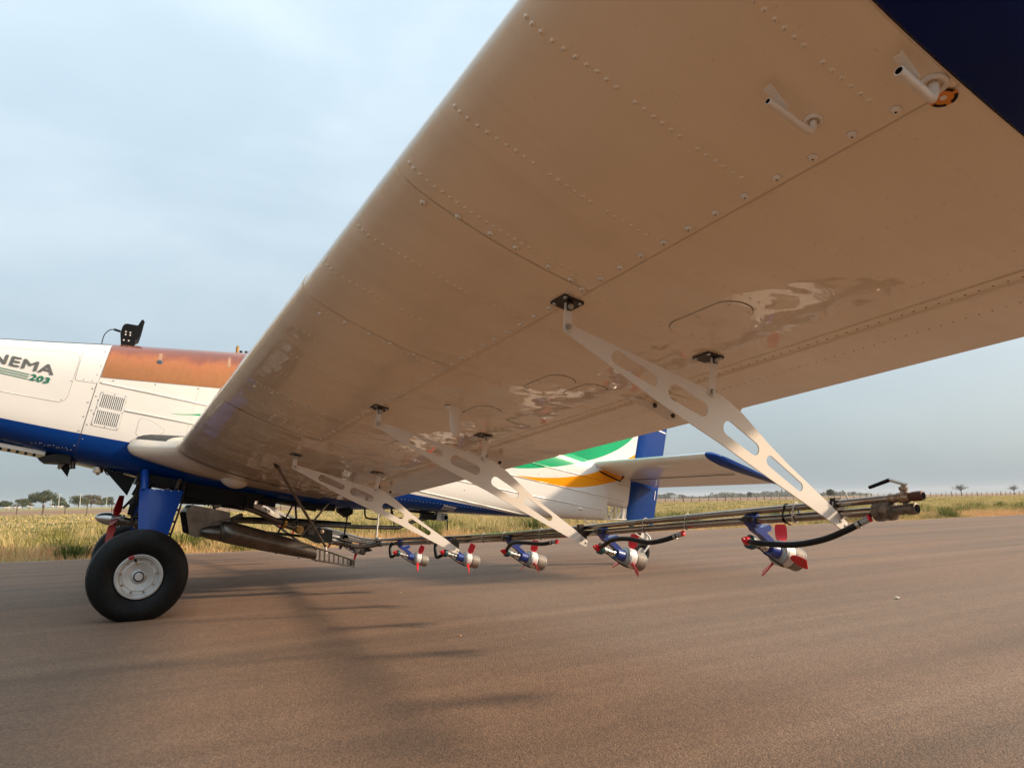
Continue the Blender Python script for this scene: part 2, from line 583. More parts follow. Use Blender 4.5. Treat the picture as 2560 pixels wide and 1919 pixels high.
def fside(b, h, off=0.0, sgn=-1):
    """airframe point on the side skin at height h"""
    hb, ht, hw = stn(b)
    hm = hb + (ht - hb) * 0.5
    n = 3.6 if h >= hm else 4.2
    hh = (ht - hm) if h >= hm else (hm - hb)
    q = min(0.995, abs(h - hm) / hh)
    y = (hw) * (1 - q ** n) ** (1 / n) + off
    return (b, sgn * y, h)


# wing
CH = 1.71
TH, DI = R(14.98), R(4.731)
W_O = Vector((0.2195, 0, 1.1862))
W_CD = Vector((math.cos(TH), 0, -math.sin(TH)))
_u0 = Vector((math.sin(TH), 0, math.cos(TH)))
W_SD = Vector((0, -math.cos(DI), 0)) + math.sin(DI) * _u0
W_UP = W_CD.cross(W_SD).normalized()
if W_UP.z < 0:
    W_UP = -W_UP
LOW = np.array([[0, 0], [.3, -.72], [.6, -1.05], [1.25, -1.54], [2.5, -2.25], [5, -3.04], [7.5, -3.61], [10, -4.09], [15, -4.84], [20, -5.41], [25, -5.78], [30, -5.96], [40, -5.92], [50, -5.5], [60, -4.81], [70, -3.91], [80, -2.83], [90, -1.59], [100, -.12]]) / 100
UPP = np.array([[0, 0], [.3, 1.45], [.6, 2.2], [1.25, 3.34], [2.5, 4.44], [5, 5.89], [7.5, 6.91], [10, 7.64], [15, 8.52], [20, 8.92], [25, 9.08], [30, 9.05], [40, 8.59], [50, 7.74], [60, 6.61], [70, 5.25], [80, 3.73], [90, 2.04], [100, .12]]) / 100


def spline(T):
    """smooth table on sqrt(x) with Catmull-Rom"""
    xs, ys = np.sqrt(T[:, 0]), T[:, 1]
    m = np.gradient(ys, xs)

    def f(x):
        x = math.sqrt(min(max(x, 0), 1.0))
        i = int(min(max(np.searchsorted(xs, x) - 1, 0), len(xs) - 2))
        h = xs[i + 1] - xs[i]; t = (x - xs[i]) / h
        return float((2 * t ** 3 - 3 * t * t + 1) * ys[i] + (t ** 3 - 2 * t * t + t) * h * m[i] + (-2 * t ** 3 + 3 * t * t) * ys[i + 1] + (t ** 3 - t * t) * h * m[i + 1])
    return f


LO, UPF = spline(LOW), spline(UPP)


def wpt(xc, zc, s):
    return W_O + W_CD * (xc * CH) + W_UP * (zc * CH) + W_SD * s


def wlow(xc, s, off=0.0):
    """point on the wing's lower skin, off = distance below it"""
    e = 0.002
    a = max(xc - e, 0); d = (LO(xc + e) - LO(a)) / (xc + e - a)
    n = (W_CD * d - W_UP).normalized()
    return wpt(xc, LO(xc), s) + n * off


def wlow_n(xc):
    e = 0.002
    d = (LO(xc + e) - LO(max(xc - e, 0))) / (xc + e - max(xc - e, 0))
    return (W_CD * d - W_UP).normalized()


# ------------------------------------------------------------------ setting
GY = 6.15                                    # edge of the paved strip


def sstep(x):
    x = np.clip(x, 0, 1); return x * x * (3 - 2 * x)


def terr(x, y):
    x, y = np.asarray(x, float), np.asarray(y, float)
    left = sstep((y - 120) / 280) * sstep((190 - x) / 180) * 1.0
    und = 0.03 * np.sin(x * 0.21 + 1) * np.sin(y * 0.17) * sstep((y - 8) / 10)
    return -0.05 + left + und + 0.05 * sstep((y - GY) / 3)


def axis_vals(near, far):
    a = [0.0]
    st = near
    while a[-1] < far:
        a.append(a[-1] + st); st = min(st * 1.12, 250)
    return a


xs = axis_vals(2.0, 3000); xs = sorted(set([-q for q in xs] + xs))
ys = axis_vals(2.0, 3000); ys = sorted(set([-q for q in ys] + ys))
g = G()
g.grid(lambda x, y: (x, y, float(terr(x, y))), xs, ys)
M_GROUND = mat('field_soil', (0.2, 0.14, 0.08), 0.95)
N_, L_, B_ = nodes(M_GROUND)
gp = N_.new('ShaderNodeNewGeometry'); gs = N_.new('ShaderNodeSeparateXYZ')
L_.new(gp.outputs['Position'], gs.inputs[0])
_n1 = noise(M_GROUND, 0.16, 6, 0.65, 'World', (0.5, 1.0, 1.0))
_n2 = noise(M_GROUND, 3.0, 6, 0.7, 'World')
strip = ramp(M_GROUND, _n1.outputs['Fac'], [(0.36, (0.13, 0.125, 0.035)), (0.5, (0.27, 0.20, 0.075)), (0.64, (0.33, 0.22, 0.10))])
field = ramp(M_GROUND, _n1.outputs['Fac'], [(0.35, (0.20, 0.115, 0.055)), (0.65, (0.29, 0.17, 0.085))])
pasture = ramp(M_GROUND, _n1.outputs['Fac'], [(0.35, (0.22, 0.21, 0.06)), (0.65, (0.34, 0.27, 0.10))])
yy = mth(M_GROUND, 'ADD', gs.outputs['Y'], mth(M_GROUND, 'MULTIPLY', _n1.outputs['Fac'], 6.0))
f1 = mth(M_GROUND, 'MULTIPLY', mth(M_GROUND, 'SUBTRACT', yy, 97.0), 0.5, True)
f2 = mth(M_GROUND, 'MULTIPLY', mth(M_GROUND, 'SUBTRACT', yy, 205.0), 0.02, True)
f3 = mth(M_GROUND, 'MULTIPLY', mth(M_GROUND, 'SUBTRACT', 160.0, gs.outputs['X']), 0.01, True)
cc = mixc(M_GROUND, f1, strip, field)
cc = mixc(M_GROUND, mth(M_GROUND, 'MULTIPLY', f2, f3), cc, pasture)
verge = ramp(M_GROUND, _n2.outputs['Fac'], [(0.35, (0.33, 0.17, 0.085)), (0.6, (0.42, 0.27, 0.13))])
f0 = mth(M_GROUND, 'MULTIPLY', mth(M_GROUND, 'SUBTRACT', 8.6, yy), 0.8, True)
cc = mixc(M_GROUND, f0, cc, verge)
setc(M_GROUND, cc)
setn(M_GROUND, bump(M_GROUND, _n2.outputs['Fac'], 0.8, 0.08))
tag(g.obj('ground', M_GROUND, smooth=180), 'dry grassland and fallow field beyond the paved strip', 'ground', kind='structure')

# paved strip
M_ASPH = mat('dusty_asphalt', (0.14, 0.10, 0.075), 0.85)
N_, L_, B_ = nodes(M_ASPH)
_p = N_.new('ShaderNodeNewGeometry'); _s = N_.new('ShaderNodeSeparateXYZ'); L_.new(_p.outputs['Position'], _s.inputs[0])
big = noise(M_ASPH, 0.45, 5, 0.6, 'World', (0.35, 1.0, 1.0))
streak = noise(M_ASPH, 1.0, 5, 0.65, 'World', (0.045, 2.6, 1.0))
mid = noise(M_ASPH, 7.0, 6, 0.7, 'World')
grain = N_.new('ShaderNodeTexVoronoi'); grain.inputs['Scale'].default_value = 150.0
L_.new(_p.outputs['Position'], grain.inputs['Vector'])
grain2 = noise(M_ASPH, 300, 3, 0.7, 'World')
base = ramp(M_ASPH, streak.outputs['Fac'], [(0.30, (0.140, 0.086, 0.053)), (0.5, (0.198, 0.120, 0.073)), (0.72, (0.255, 0.162, 0.103))])
dust = ramp(M_ASPH, big.outputs['Fac'], [(0.42, (0, 0, 0)), (0.70, (1, 1, 1))])
base = mixc(M_ASPH, mth(M_ASPH, 'MULTIPLY', dust, 0.55), base, (0.27, 0.145, 0.080))
base = mixc(M_ASPH, mth(M_ASPH, 'MULTIPLY', mth(M_ASPH, 'SUBTRACT', mid.outputs['Fac'], 0.40), 0.9, True), base, (0.115, 0.074, 0.050))
stone = ramp(M_ASPH, grain.outputs['Color'], [(0.25, (0.55, 0.55, 0.55)), (0.8, (1.3, 1.28, 1.25))])
base = mixc(M_ASPH, 0.7, base, stone, 'MULTIPLY')
pale = ramp(M_ASPH, grain2.outputs['Fac'], [(0.66, (0, 0, 0)), (0.74, (1, 1, 1))])
base = mixc(M_ASPH, mth(M_ASPH, 'MULTIPLY', pale, 0.45), base, (0.38, 0.30, 0.23))


def stain_or_lit(a, b, width, strength, col, wob=0.12):
    """a worn mark, or a lit strip put into the colour, of its own shape between two ground points"""
    global base
    ax, ay = a; bx, by = b
    Ln = math.hypot(bx - ax, by - ay); ux, uy = (bx - ax) / Ln, (by - ay) / Ln
    dx = mth(M_ASPH, 'SUBTRACT', _s.outputs['X'], ax); dy = mth(M_ASPH, 'SUBTRACT', _s.outputs['Y'], ay)
    al = mth(M_ASPH, 'ADD', mth(M_ASPH, 'MULTIPLY', dx, ux), mth(M_ASPH, 'MULTIPLY', dy, uy))
    ac = mth(M_ASPH, 'ADD', mth(M_ASPH, 'MULTIPLY', dx, -uy), mth(M_ASPH, 'MULTIPLY', dy, ux))
    ac = mth(M_ASPH, 'ADD', ac, mth(M_ASPH, 'MULTIPLY', mth(M_ASPH, 'SUBTRACT', big.outputs['Fac'], 0.5), wob))
    k = mth(M_ASPH, 'SUBTRACT', 1.0, mth(M_ASPH, 'DIVIDE', mth(M_ASPH, 'ABSOLUTE', ac), width), True)
    e = mth(M_ASPH, 'MULTIPLY', mth(M_ASPH, 'MULTIPLY', al, 2.0, True), mth(M_ASPH, 'MULTIPLY', mth(M_ASPH, 'SUBTRACT', Ln, al), 1.4, True))
    f = mth(M_ASPH, 'MULTIPLY', mth(M_ASPH, 'MULTIPLY', k, e), mth(M_ASPH, 'ADD', 0.35, mid.outputs['Fac']), True)
    base = mixc(M_ASPH, mth(M_ASPH, 'MULTIPLY', f, strength), base, col)


stain_or_lit((-0.02, -3.23), (0.36, -3.29), 0.02, 0.7, (0.30, 0.24, 0.17), 0.01)  # pale line: a lit strip of ground put into the colour
stain_or_lit((-14, 1.55), (26, 1.75), 0.35, 0.35, (0.085, 0.066, 0.054))
stain_or_lit((-14, 3.9), (40, 4.0), 0.3, 0.4, (0.082, 0.065, 0.054))
stain_or_lit((0.8, -1.3), (16, -0.6), 0.28, 0.3, (0.085, 0.066, 0.054))
edge_n = noise(M_ASPH, 1.4, 5, 0.65, 'World')
ed = mth(M_ASPH, 'MULTIPLY', mth(M_ASPH, 'SUBTRACT', mth(M_ASPH, 'ADD', _s.outputs['Y'], mth(M_ASPH, 'MULTIPLY', edge_n.outputs['Fac'], 1.2)), GY + 0.2), 1.6, True)
base = mixc(M_ASPH, mth(M_ASPH, 'MULTIPLY', ed, 0.75), base, (0.30, 0.19, 0.115))
setc(M_ASPH, base)
hgt = mth(M_ASPH, 'ADD', mth(M_ASPH, 'MULTIPLY', grain.outputs['Distance'], -1.0), mth(M_ASPH, 'MULTIPLY', grain2.outputs['Fac'], 0.8))
setn(M_ASPH, bump(M_ASPH, hgt, 0.75, 0.0045, bump(M_ASPH, mid.outputs['Fac'], 0.15, 0.012)))
g = G()
ex = [-1500, -400, -100] + [-60 + 0.5 * i for i in range(281)] + [160, 400, 1500]
V, F = [], []
for i, x in enumerate(ex):
    w = 0.10 * math.sin(x * 1.7) * math.sin(x * 0.61 + 1) + RNG.normal(0, 0.05)
    V += [(x, -22.0, 0), (x, GY + w, 0), (x, GY + w + 0.12, -0.05)]
for i in range(len(ex) - 1):
    F += [(3 * i, 3 * i + 3, 3 * i + 4, 3 * i + 1), (3 * i + 1, 3 * i + 4, 3 * i + 5, 3 * i + 2)]
g.add(V, F)
tag(g.obj('runway', M_ASPH, smooth=0), 'dusty brown asphalt runway under the aircraft', 'runway', kind='structure')

# ------------------------------------------------------------------ the airplane
PLANE = tag(empty('crop_duster_airplane', (0, 0, 0)), 'white and blue low-wing crop-spraying airplane seen from under its wing', 'airplane')


def body_part(name, g, mats, parent=PLANE, smooth=35, label=None):
    """a part modelled in airframe coordinates"""
    o = g.obj(name, mats, parent, smooth)
    if parent is PLANE:
        o.rotation_euler = (0, PH, 0)
    if label: o['label'] = label
    return o


# fuselage skin
bs = sorted(set([round(-2.62 + 0.09 * i, 3) for i in range(86)] + [float(q) for q in ST[:, 0]] + [-2.6, -2.57, -2.5]))
bs = [b for b in bs if b <= 5.035]
ts = [2 * math.pi * i / 72 for i in range(72)]
V, F = [], []
for b in bs:
    V += [fpt(b, t) for t in ts]
n = len(ts)
for i in range(len(bs) - 1):
    for j in range(n):
        F.append((i * n + j, i * n + (j + 1) % n, (i + 1) * n + (j + 1) % n, (i + 1) * n + j))
F.append(tuple(range(n))); F.append(tuple((len(bs) - 1) * n + j for j in range(n)))
g = G().add(V, F)
FUS = body_part('fuselage', g, M_LIV, smooth=50)


def fus(name, g, mats, smooth=35, label=None):
    return body_part(name, g, mats, FUS, smooth, label)


def strip_on_side(pts, width, off, sgn=-1, closed=False):
    """thin ribbon laid on the side skin along (b,h) points"""
    P = [Vector((p[0], 0, p[1])) for p in pts]
    k = len(P)
    V, F = [], []
    for i in range(k):
        t = (P[(i + 1) % k] - P[i - 1]) if closed else (P[min(i + 1, k - 1)] - P[max(i - 1, 0)])
        t.normalize()
        nn = Vector((-t.z, 0, t.x)) * width / 2
        for q in (P[i] + nn, P[i] - nn):
            V.append(fside(q.x, q.z, off, sgn))
    for i in range(k if closed else k - 1):
        j = (i + 1) % k
        F.append((2 * i, 2 * j, 2 * j + 1, 2 * i + 1))
    return V, F


def dense(pts, step=0.03, closed=False):
    out = []
    k = len(pts)
    for i in range(k if closed else k - 1):
        a, b = pts[i], pts[(i + 1) % k]
        d = math.hypot(b[0] - a[0], b[1] - a[1]); m_ = max(1, int(d / step))
        out += [(a[0] + (b[0] - a[0]) * j / m_, a[1] + (b[1] - a[1]) * j / m_) for j in range(m_)]
    if not closed:
        out.append(pts[-1])
    return out


def rounded(corners, r, n=5):
    """rounded polygon in (b,h)"""
    out = []
    k = len(corners)
    for i in range(k):
        p0, p1, p2 = [Vector((*corners[(i + q) % k],)) for q in (-1, 0, 1)]
        a = (p0 - p1).normalized(); c = (p2 - p1).normalized()
        rr = min(r, (p0 - p1).length * 0.45, (p2 - p1).length * 0.45)
        s_, e_ = p1 + a * rr, p1 + c * rr
        for j in range(n + 1):
            t = j / n
            q = s_ * (1 - t) ** 2 + p1 * 2 * t * (1 - t) + e_ * t * t
            out.append((q.x, q.y))
    return out


def side_panel(name, corners, r, off=0.002, m=M_WHITE, seam=0.0035, sgn=-1, label=None):
    """skin panel proud of the fuselage side with a dark joint round it"""
    P = dense(rounded(corners, r), 0.04, True)
    tris = tessellate_polygon([[Vector((p[0], p[1], 0)) for p in P]])
    g = G()
    # fill with a grid so that it follows the curved side
    V = [fside(p[0], p[1], off, sgn) for p in P] + [fside(p[0], p[1], -0.001, sgn) for p in P]
    k = len(P)
    F = [tuple(t) for t in tris] + [(i, (i + 1) % k, k + (i + 1) % k, k + i) for i in range(k)]
    g.add(V, F)
    o = fus(name, g, m, 30, label)
    if seam:
        V, F = strip_on_side(P, seam, off * 0.6, sgn, True)
        fus('panel_joint', G().add(V, F), M_SEAM, 0)
    return o


# side panels on the nose
side_panel('cowl_door', [(-1.95, 1.40), (-0.865, 1.44), (-0.872, 1.862), (-1.95, 1.64)], 0.075)
side_panel('cowl_panel', [(-0.855, 1.633), (-0.70, 1.648), (-0.69, 1.96), (-0.868, 1.94)], 0.02)
V, F = strip_on_side(dense([(-0.703, 1.648), (-0.701, 1.06)]), 0.004, 0.0012)
fus('panel_joint', G().add(V, F), M_SEAM, 0)
V, F = strip_on_side(dense([(-0.70, 1.10), (-1.95, 1.08)]), 0.003, 0.0012)
fus('panel_joint', G().add(V, F), M_SEAM, 0)
V, F = strip_on_side(dense([(0.03, 1.86), (0.03, 1.30)]), 0.002, 0.001)
fus('panel_joint', G().add(V, F), M_SEAM_L, 0)
side_panel('fuel_drain_door', [(-0.338, 1.455), (-0.255, 1.452), (-0.14, 1.40), (-0.14, 1.375), (-0.225, 1.303), (-0.335, 1.312)], 0.03, 0.0015, M_WHITE, 0.0025)

# louvred vent
vo = side_panel('louvre_vent', [(-0.655, 1.318), (-0.463, 1.318), (-0.473, 1.605), (-0.655, 1.597)], 0.008, 0.003, M_WHITE, 0.002)
for row in range(2):
    for i in range(12):
        b = -0.636 + i * 0.0138
        h0 = 1.338 + row * 0.134
        V, F = strip_on_side([(b, h0), (b - 0.002, h0 + 0.108)], 0.0042, 0.0046)
        o = fus('louvre_slot', G().add(V, F), M_HOLE, 0)

# lengthwise stiffening beads
for (b0, h0, b1, h1) in [(-0.67, 1.662, 0.9, 1.70), (-0.455, 1.486, 0.7, 1.52), (2.0, 1.352, 3.64, 1.362), (1.9, 1.515, 4.69, 1.612), (1.9, 1.70, 4.98, 1.775), (2.0, 1.88, 5.0, 1.962)]:
    pts = dense([(b0, h0), (b1, h1)], 0.06)
    for sg in (-1, 1):
        g = G().tube([fside(b, h, 0.001, sg) for b, h in pts], 0.0065, 6)
        fus('stiffener_bead', g, M_LIV if b0 > 1 else M_WHITE, 60)

# screws and rivets along the joints
g = G()


def frivet(b, h, r=0.006, sg=-1):
    p = Vector(fside(b, h, 0.001, sg))
    g.lathe(p, (0, sg, 0), [(0, r), (0.0015, r * 0.8), (0.002, r * 0.2)], 6, cap=False)


for i in range(6):
    frivet(-0.722, 1.14 + i * 0.115, 0.0062); frivet(-0.682, 1.20 + i * 0.115, 0.0055)
for b, h in [(-0.72, 1.92), (-0.715, 1.79), (-0.80, 1.654), (-0.74, 1.660), (-0.877, 1.62), (-0.90, 1.46), (-1.3, 1.428), (-0.60, 1.698), (-0.30, 1.75), (0.02, 1.80), (-0.66, 1.52), (-0.47, 1.55), (-0.66, 1.41)]:
    frivet(b, h, 0.006)
for i in range(40):
    frivet(-1.95 + i * 0.0265, 1.66 + i * 0.0052, 0.0028)
for (b, h) in [(3.85, 1.845), (3.6, 1.82), (4.2, 1.53), (4.6, 1.56), (3.3, 1.50), (2.7, 1.46), (2.66, 1.62), (4.63, 1.73), (4.95, 1.72), (4.97, 1.86), (2.3, 1.42), (4.1, 2.02)]:
    frivet(b, h, 0.006)
for i in range(46):
    frivet(2.0 + i * 0.04, 1.24 + i * 0.0034, 0.0032)
for i in range(14):
    frivet(-1.0 + i * 0.02 + 0.004 * (i % 3), 1.10 + 0.004 * (i % 4), 0.004)
for i in range(11):
    frivet(5.02, 1.75 + i * 0.035, 0.004)
tag(fus('rivets', g, M_BOLT, 40), kind='stuff')
# screws of the louvre frame
for (b, h) in [(-0.645, 1.588), (-0.56, 1.592), (-0.483, 1.595), (-0.648, 1.46), (-0.472, 1.46), (-0.648, 1.328), (-0.56, 1.328), (-0.472, 1.328)]:
    p = Vector(fside(b, h, 0.003))
    fus('screw', G().lathe(p, (0, -1, 0), [(0, 0.005), (0.0015, 0.004), (0.002, 0.001)], 8, cap=False), M_BOLT, 40)

# dark antiglare strip on top of the nose and the amber hopper cover
g = G().grid(lambda b, t: fpt(b, t, 0.003), [-2.45 + 0.05 * i for i in range(36)], [math.pi * (0.36 + 0.28 * i / 24) for i in range(25)])
fus('antiglare_panel', g, M_SLATE, 60)
us = [-0.69 + 0.04 * i for i in range(44)]


def amber(b, k):
    # k 0..1 from the port lower edge over the crown to the starboard lower edge
    hb, ht, hw = stn(b); hm = hb + (ht - hb) * .5
    he = 1.716 + (b + 0.684) * 0.167
    q = ((he - hm) / (ht - hm)) ** (3.6 / 2) if he > hm else 0
    t0 = math.asin(min(max(q, 0), 1))
    t = math.pi - t0 + (2 * t0 - math.pi) * k
    return fpt(b, t, 0.004)


AMB = fus('hopper_cover', G().grid(amber, us, [i / 36 for i in range(37)]), M_AMBER, 60, 'stained amber fibreglass hopper cover')
V, F = strip_on_side([(b, 1.712 + (b + 0.684) * 0.167) for b in us], 0.012, 0.005)
fus('cover_edge', G().add(V, F), M_AMBER, 0)
for b in (-0.33, 0.20):
    g = G()
    V, F = strip_on_side([(b + 0.012 * i / 6, 2.10 - 0.15 * i / 6 + (b + .33) * .2) for i in range(7)], 0.026, 0.0062)
    g.add(V, F)
    fus('cover_strap', g, mat('strap_tan', (0.40, 0.22, 0.13), 0.5), 0)
g = G()
p = fside(-0.315, 1.945, 0.006)
g.lathe(p, (0, -1, 0), [(0, 0.021), (0.006, 0.019), (0.008, 0.006)], 14, cap=False)
fus('cover_latch', g, mat('latch_grey', (0.10, 0.13, 0.16), 0.4), 40)

# lettering on the nose


def text_mesh(body, font_off=0.0):
    cu = bpy.data.curves.new('t', 'FONT')
    cu.body = body; cu.size = 1.0; cu.resolution_u = 4
    cu.space_character = 1.06
    o = bpy.data.objects.new('t', cu); COL.objects.link(o)
    dg = bpy.context.evaluated_depsgraph_get()
    me = bpy.data.meshes.new_from_object(o.evaluated_get(dg))
    bpy.data.objects.remove(o)
    V = np.array([v.co[:] for v in me.vertices]); F = [tuple(p.vertices) for p in me.polygons]
    bpy.data.meshes.remove(me)
    return V, F


def side_text(body, b_right, h_base, width, height, m, bold=0.003, off=0.0035, shear=0.0):
    V, F = text_mesh(body)
    x0, x1, y0, y1 = V[:, 0].min(), V[:, 0].max(), V[:, 1].min(), V[:, 1].max()
    g = G()
    for q, (du, dh) in enumerate([(0, 0), (bold, 0), (-bold, 0), (bold * .6, bold * .7), (-bold * .6, -bold * .7)]):
        P = []
        for x, y, z in V:
            u = (x - x1) / (x1 - x0) * width; w = (y - y0) / (y1 - y0) * height
            P.append(fside(b_right + u + shear * w + du, h_base + w + dh, off + q * 0.00025))
        g.add(P, F)
    fus('lettering', g, m, 0)


side_text('IPANEMA', -1.005, 1.632, 0.635, 0.074, M_GREY_TXT, 0.0035, 0.0045)
side_text('203', -1.018, 1.558, 0.125, 0.046, M_GREEN_TXT, 0.0028, 0.0045, 0.12)
for h in (1.596, 1.578, 1.560):
    V, F = strip_on_side(dense([(-1.75, h), (-1.15, h)]), 0.0055, 0.0045)
    fus('trim_line', G().add(V, F), M_GREEN_TXT, 0)
# placard on the blue belly band: rows of small illegible print
g = G()
for r_, (w_, hh_) in enumerate([(0.15, 0.016), (0.14, 0.005), (0.145, 0.005), (0.14, 0.005)]):
    b = 2.525; h = 1.272 - [0, 0.018, 0.027, 0.036][r_]
    while b < 2.525 + w_:
        l = random.uniform(0.008, 0.02)
        V, F = strip_on_side([(b, h), (b + l, h)], hh_, 0.0015)
        g.add(V, F); b += l + 0.004
fus('placard', g, M_WTXT, 0)

# fin and rudder
def slab(poly_fn, hs, name, m, th_fn):
    """symmetric vertical surface: poly_fn(h) -> (b_le, b_te); th_fn(h) -> max half thickness"""
    g = G()
    prof = [(0, 0.05), (0.03, 0.45), (0.1, 0.8), (0.3, 1.0), (0.6, 0.85), (1, 0.55)]
    loop = [(u, -t) for u, t in prof] + [(u, t) for u, t in reversed(prof)]
    V, F = [], []
    for h in hs:
        a, b = poly_fn(h); th = th_fn(h)
        V += [(a + (b - a) * u, t * th, h) for u, t in loop]
    n = len(loop)
    for i in range(len(hs) - 1):
        for j in range(n):
            F.append((i * n + j, i * n + (j + 1) % n, (i + 1) * n + (j + 1) % n, (i + 1) * n + j))
    F.append(tuple(range(n))); F.append(tuple((len(hs) - 1) * n + j for j in range(n)))
    return g.add(V, F)


def hinge_b(h):
    return 5.042 + (h - 1.576) * 0.066


FIN = body_part('fin', slab(lambda h: (3.75 + max(0, (h - 2.08)) * 0.62 if h < 2.5 else 4.01 + (h - 2.5) * 0.42, hinge_b(h) - 0.012), [2.05, 2.15, 2.25, 2.35, 2.5, 2.7, 2.9, 3.1, 3.25], 'fin', M_LIV, lambda h: 0.075 - 0.028 * (h - 2.1)), M_LIV, smooth=50)
RUD = body_part('rudder', slab(lambda h: (hinge_b(h), 5.497 + (h - 1.67) * 0.058), [1.575, 1.8, 2.1, 2.4, 2.7, 3.0, 3.25, 3.33], 'rudder', M_BLUE, lambda h: 0.048 - 0.012 * (h - 1.6)), M_BLUE, smooth=50, label='deep blue rudder')
g = G()
for pts in ([(5.33, 2.775), (5.575, 2.755)],):
    g.add([(5.33, -0.036, 2.772), (5.545, -0.0235, 2.754), (5.545, -0.0235, 2.774), (5.33, -0.036, 2.792)], [(0, 1, 2, 3)])
body_part('rudder_stripe', g, M_WTXT, RUD, 0)
g = G().add([(5.462, -0.034, 1.885), (5.472, -0.033, 1.885), (5.474, -0.033, 2.0), (5.464, -0.034, 2.0)], [(0, 1, 2, 3)])
body_part('trim_mark', g, M_WTXT, RUD, 0)
g = G()
for k in range(22):
    t = k / 21
    for (b0, h0, b1, h1) in [(5.07, 1.62, 5.44, 1.97), (5.06, 2.04, 5.45, 1.98), (5.10, 2.10, 5.50, 2.42)]:
        b, h = b0 + (b1 - b0) * t, h0 + (h1 - h0) * t
        a, e = hinge_b(h), 5.497 + (h - 1.67) * 0.058
        u = (b - a) / (e - a); th = (0.048 - 0.012 * (h - 1.6)) * np.interp(u, [0, .03, .1, .3, .6, 1], [.05, .45, .8, 1, .85, .55])
        g.lathe((b, -th, h), (0, -1, 0), [(0, 0.004), (0.0015, 0.003), (0.002, 0.001)], 6, cap=False)
tag(body_part('rivets', g, M_BLUE, RUD, 40), kind='stuff')

# open tail truss behind the skin and the tail handle, bumps
for a, b in [((4.69, 1.512), (5.02, 1.566)), ((4.785, 1.53), (4.785, 1.688)), ((4.88, 1.545), (4.845, 1.69)), ((4.88, 1.545), (4.95, 1.69)), ((4.955, 1.555), (4.955, 1.70)), ((4.70, 1.60), (4.785, 1.612)), ((4.715, 1.515), (4.715, 1.66)), ((5.0, 1.56), (5.0, 1.70))]:
    for sg in (-1, 1):
        yy_ = 0.085
        body_part('truss_tube', G().tube([(a[0], sg * yy_, a[1]), (b[0], sg * yy_, b[1])], 0.008, 8), M_WHITE)
g = G().tube([(5.02, 0, 1.56), (5.02, 0, 1.72)], 0.03, 10)
body_part('tail_post', g, M_WHITE)
g = G().tube([(x, -0.10, h) for x, h in [(4.40, 1.465), (4.42, 1.44), (4.45, 1.428), (4.53, 1.445), (4.56, 1.462), (4.555, 1.485)]], 0.007, 8)
body_part('grab_handle', g, M_WHITE)
g = G()
for i in range(9):
    pass
p = Vector(fside(4.28, 1.56, -0.004))
g.lathe(p + Vector((-0.045, 0, 0.0)), (1, 0, 0.02), [(0, 0.002), (0.01, 0.012), (0.03, 0.02), (0.06, 0.02), (0.085, 0.008)], 14)
body_part('side_blister', g, M_WHITE)

# horizontal tail
def tailplane(sg):
    g = G()
    prof = [(0, 0), (0.015, 0.42), (0.06, 0.75), (0.2, 1.0), (0.45, 0.85), (1.0, 0.04)]
    loop = [(u, t) for u, t in prof] + [(u, -t) for u, t in reversed(prof[1:])]
    V, F = [], []
    ysx = [0.06, 0.5, 1.0, 1.5, 1.87]

    def tp(le, te, u, t, k=1.0):
        return (le + (te - le) * u, 2.132 - 0.092 * (u if te < 5.46 else u * 1.02) + t * 0.05 * k)
    for y in ysx:
        le, te = 4.44 + 0.012 * y, 5.445
        for u, t in loop:
            b_, h_ = tp(le, te, u, t)
            V.append((b_, sg * y, h_))
    n = len(loop)
    for i in range(len(ysx) - 1):
        for j in range(n):
            F.append((i * n + j, i * n + (j + 1) % n, (i + 1) * n + (j + 1) % n, (i + 1) * n + j))
    F.append(tuple(range(n))); F.append(tuple((len(ysx) - 1) * n + j for j in range(n)))
    g.add(V, F)
    o = body_part('tailplane', g, M_WHITE, smooth=40)
    g = G()
    V, F = [], []
    tips = [(1.87, 0), (1.90, 0.010), (1.935, 0.05), (1.955, 0.11)]
    for y, cut in tips:
        k = 1 - ((y - 1.87) / 0.09) ** 2 * 0.75
        le, te = 4.462 + cut, 5.47
        for u, t in loop:
            b_, h_ = tp(le, te, u, t, k * 1.04)
            V.append((b_, sg * y, h_))
    for i in range(len(tips) - 1):
        for j in range(n):
            F.append((i * n + j, i * n + (j + 1) % n, (i + 1) * n + (j + 1) % n, (i + 1) * n + j))
    F.append(tuple(range(n))); F.append(tuple((len(tips) - 1) * n + j for j in range(n)))
    g.add(V, F)
    body_part('tailplane_tip', g, M_BLUE, o, 40, 'blue tip cap')
    # elevator gap under the tailplane
    g = G()
    g.box((4.98, sg * 0.95, 2.039), (0.006, 1.66, 0.006))
    body_part('elevator_gap', g, M_SEAM, o, 0)
    return o


for sg in (-1, 1):
    tailplane(sg)
for sg in (-1, 1):
    g = G().tube([(4.50, sg * 0.13, 2.05), (4.62, sg * 0.15, 2.02), (4.80, sg * 0.17, 1.985), (4.82, sg * 0.19, 2.05), (4.85, sg * 0.22, 2.09)], 0.009, 8)
    body_part('tail_cable', g, M_BLACK)

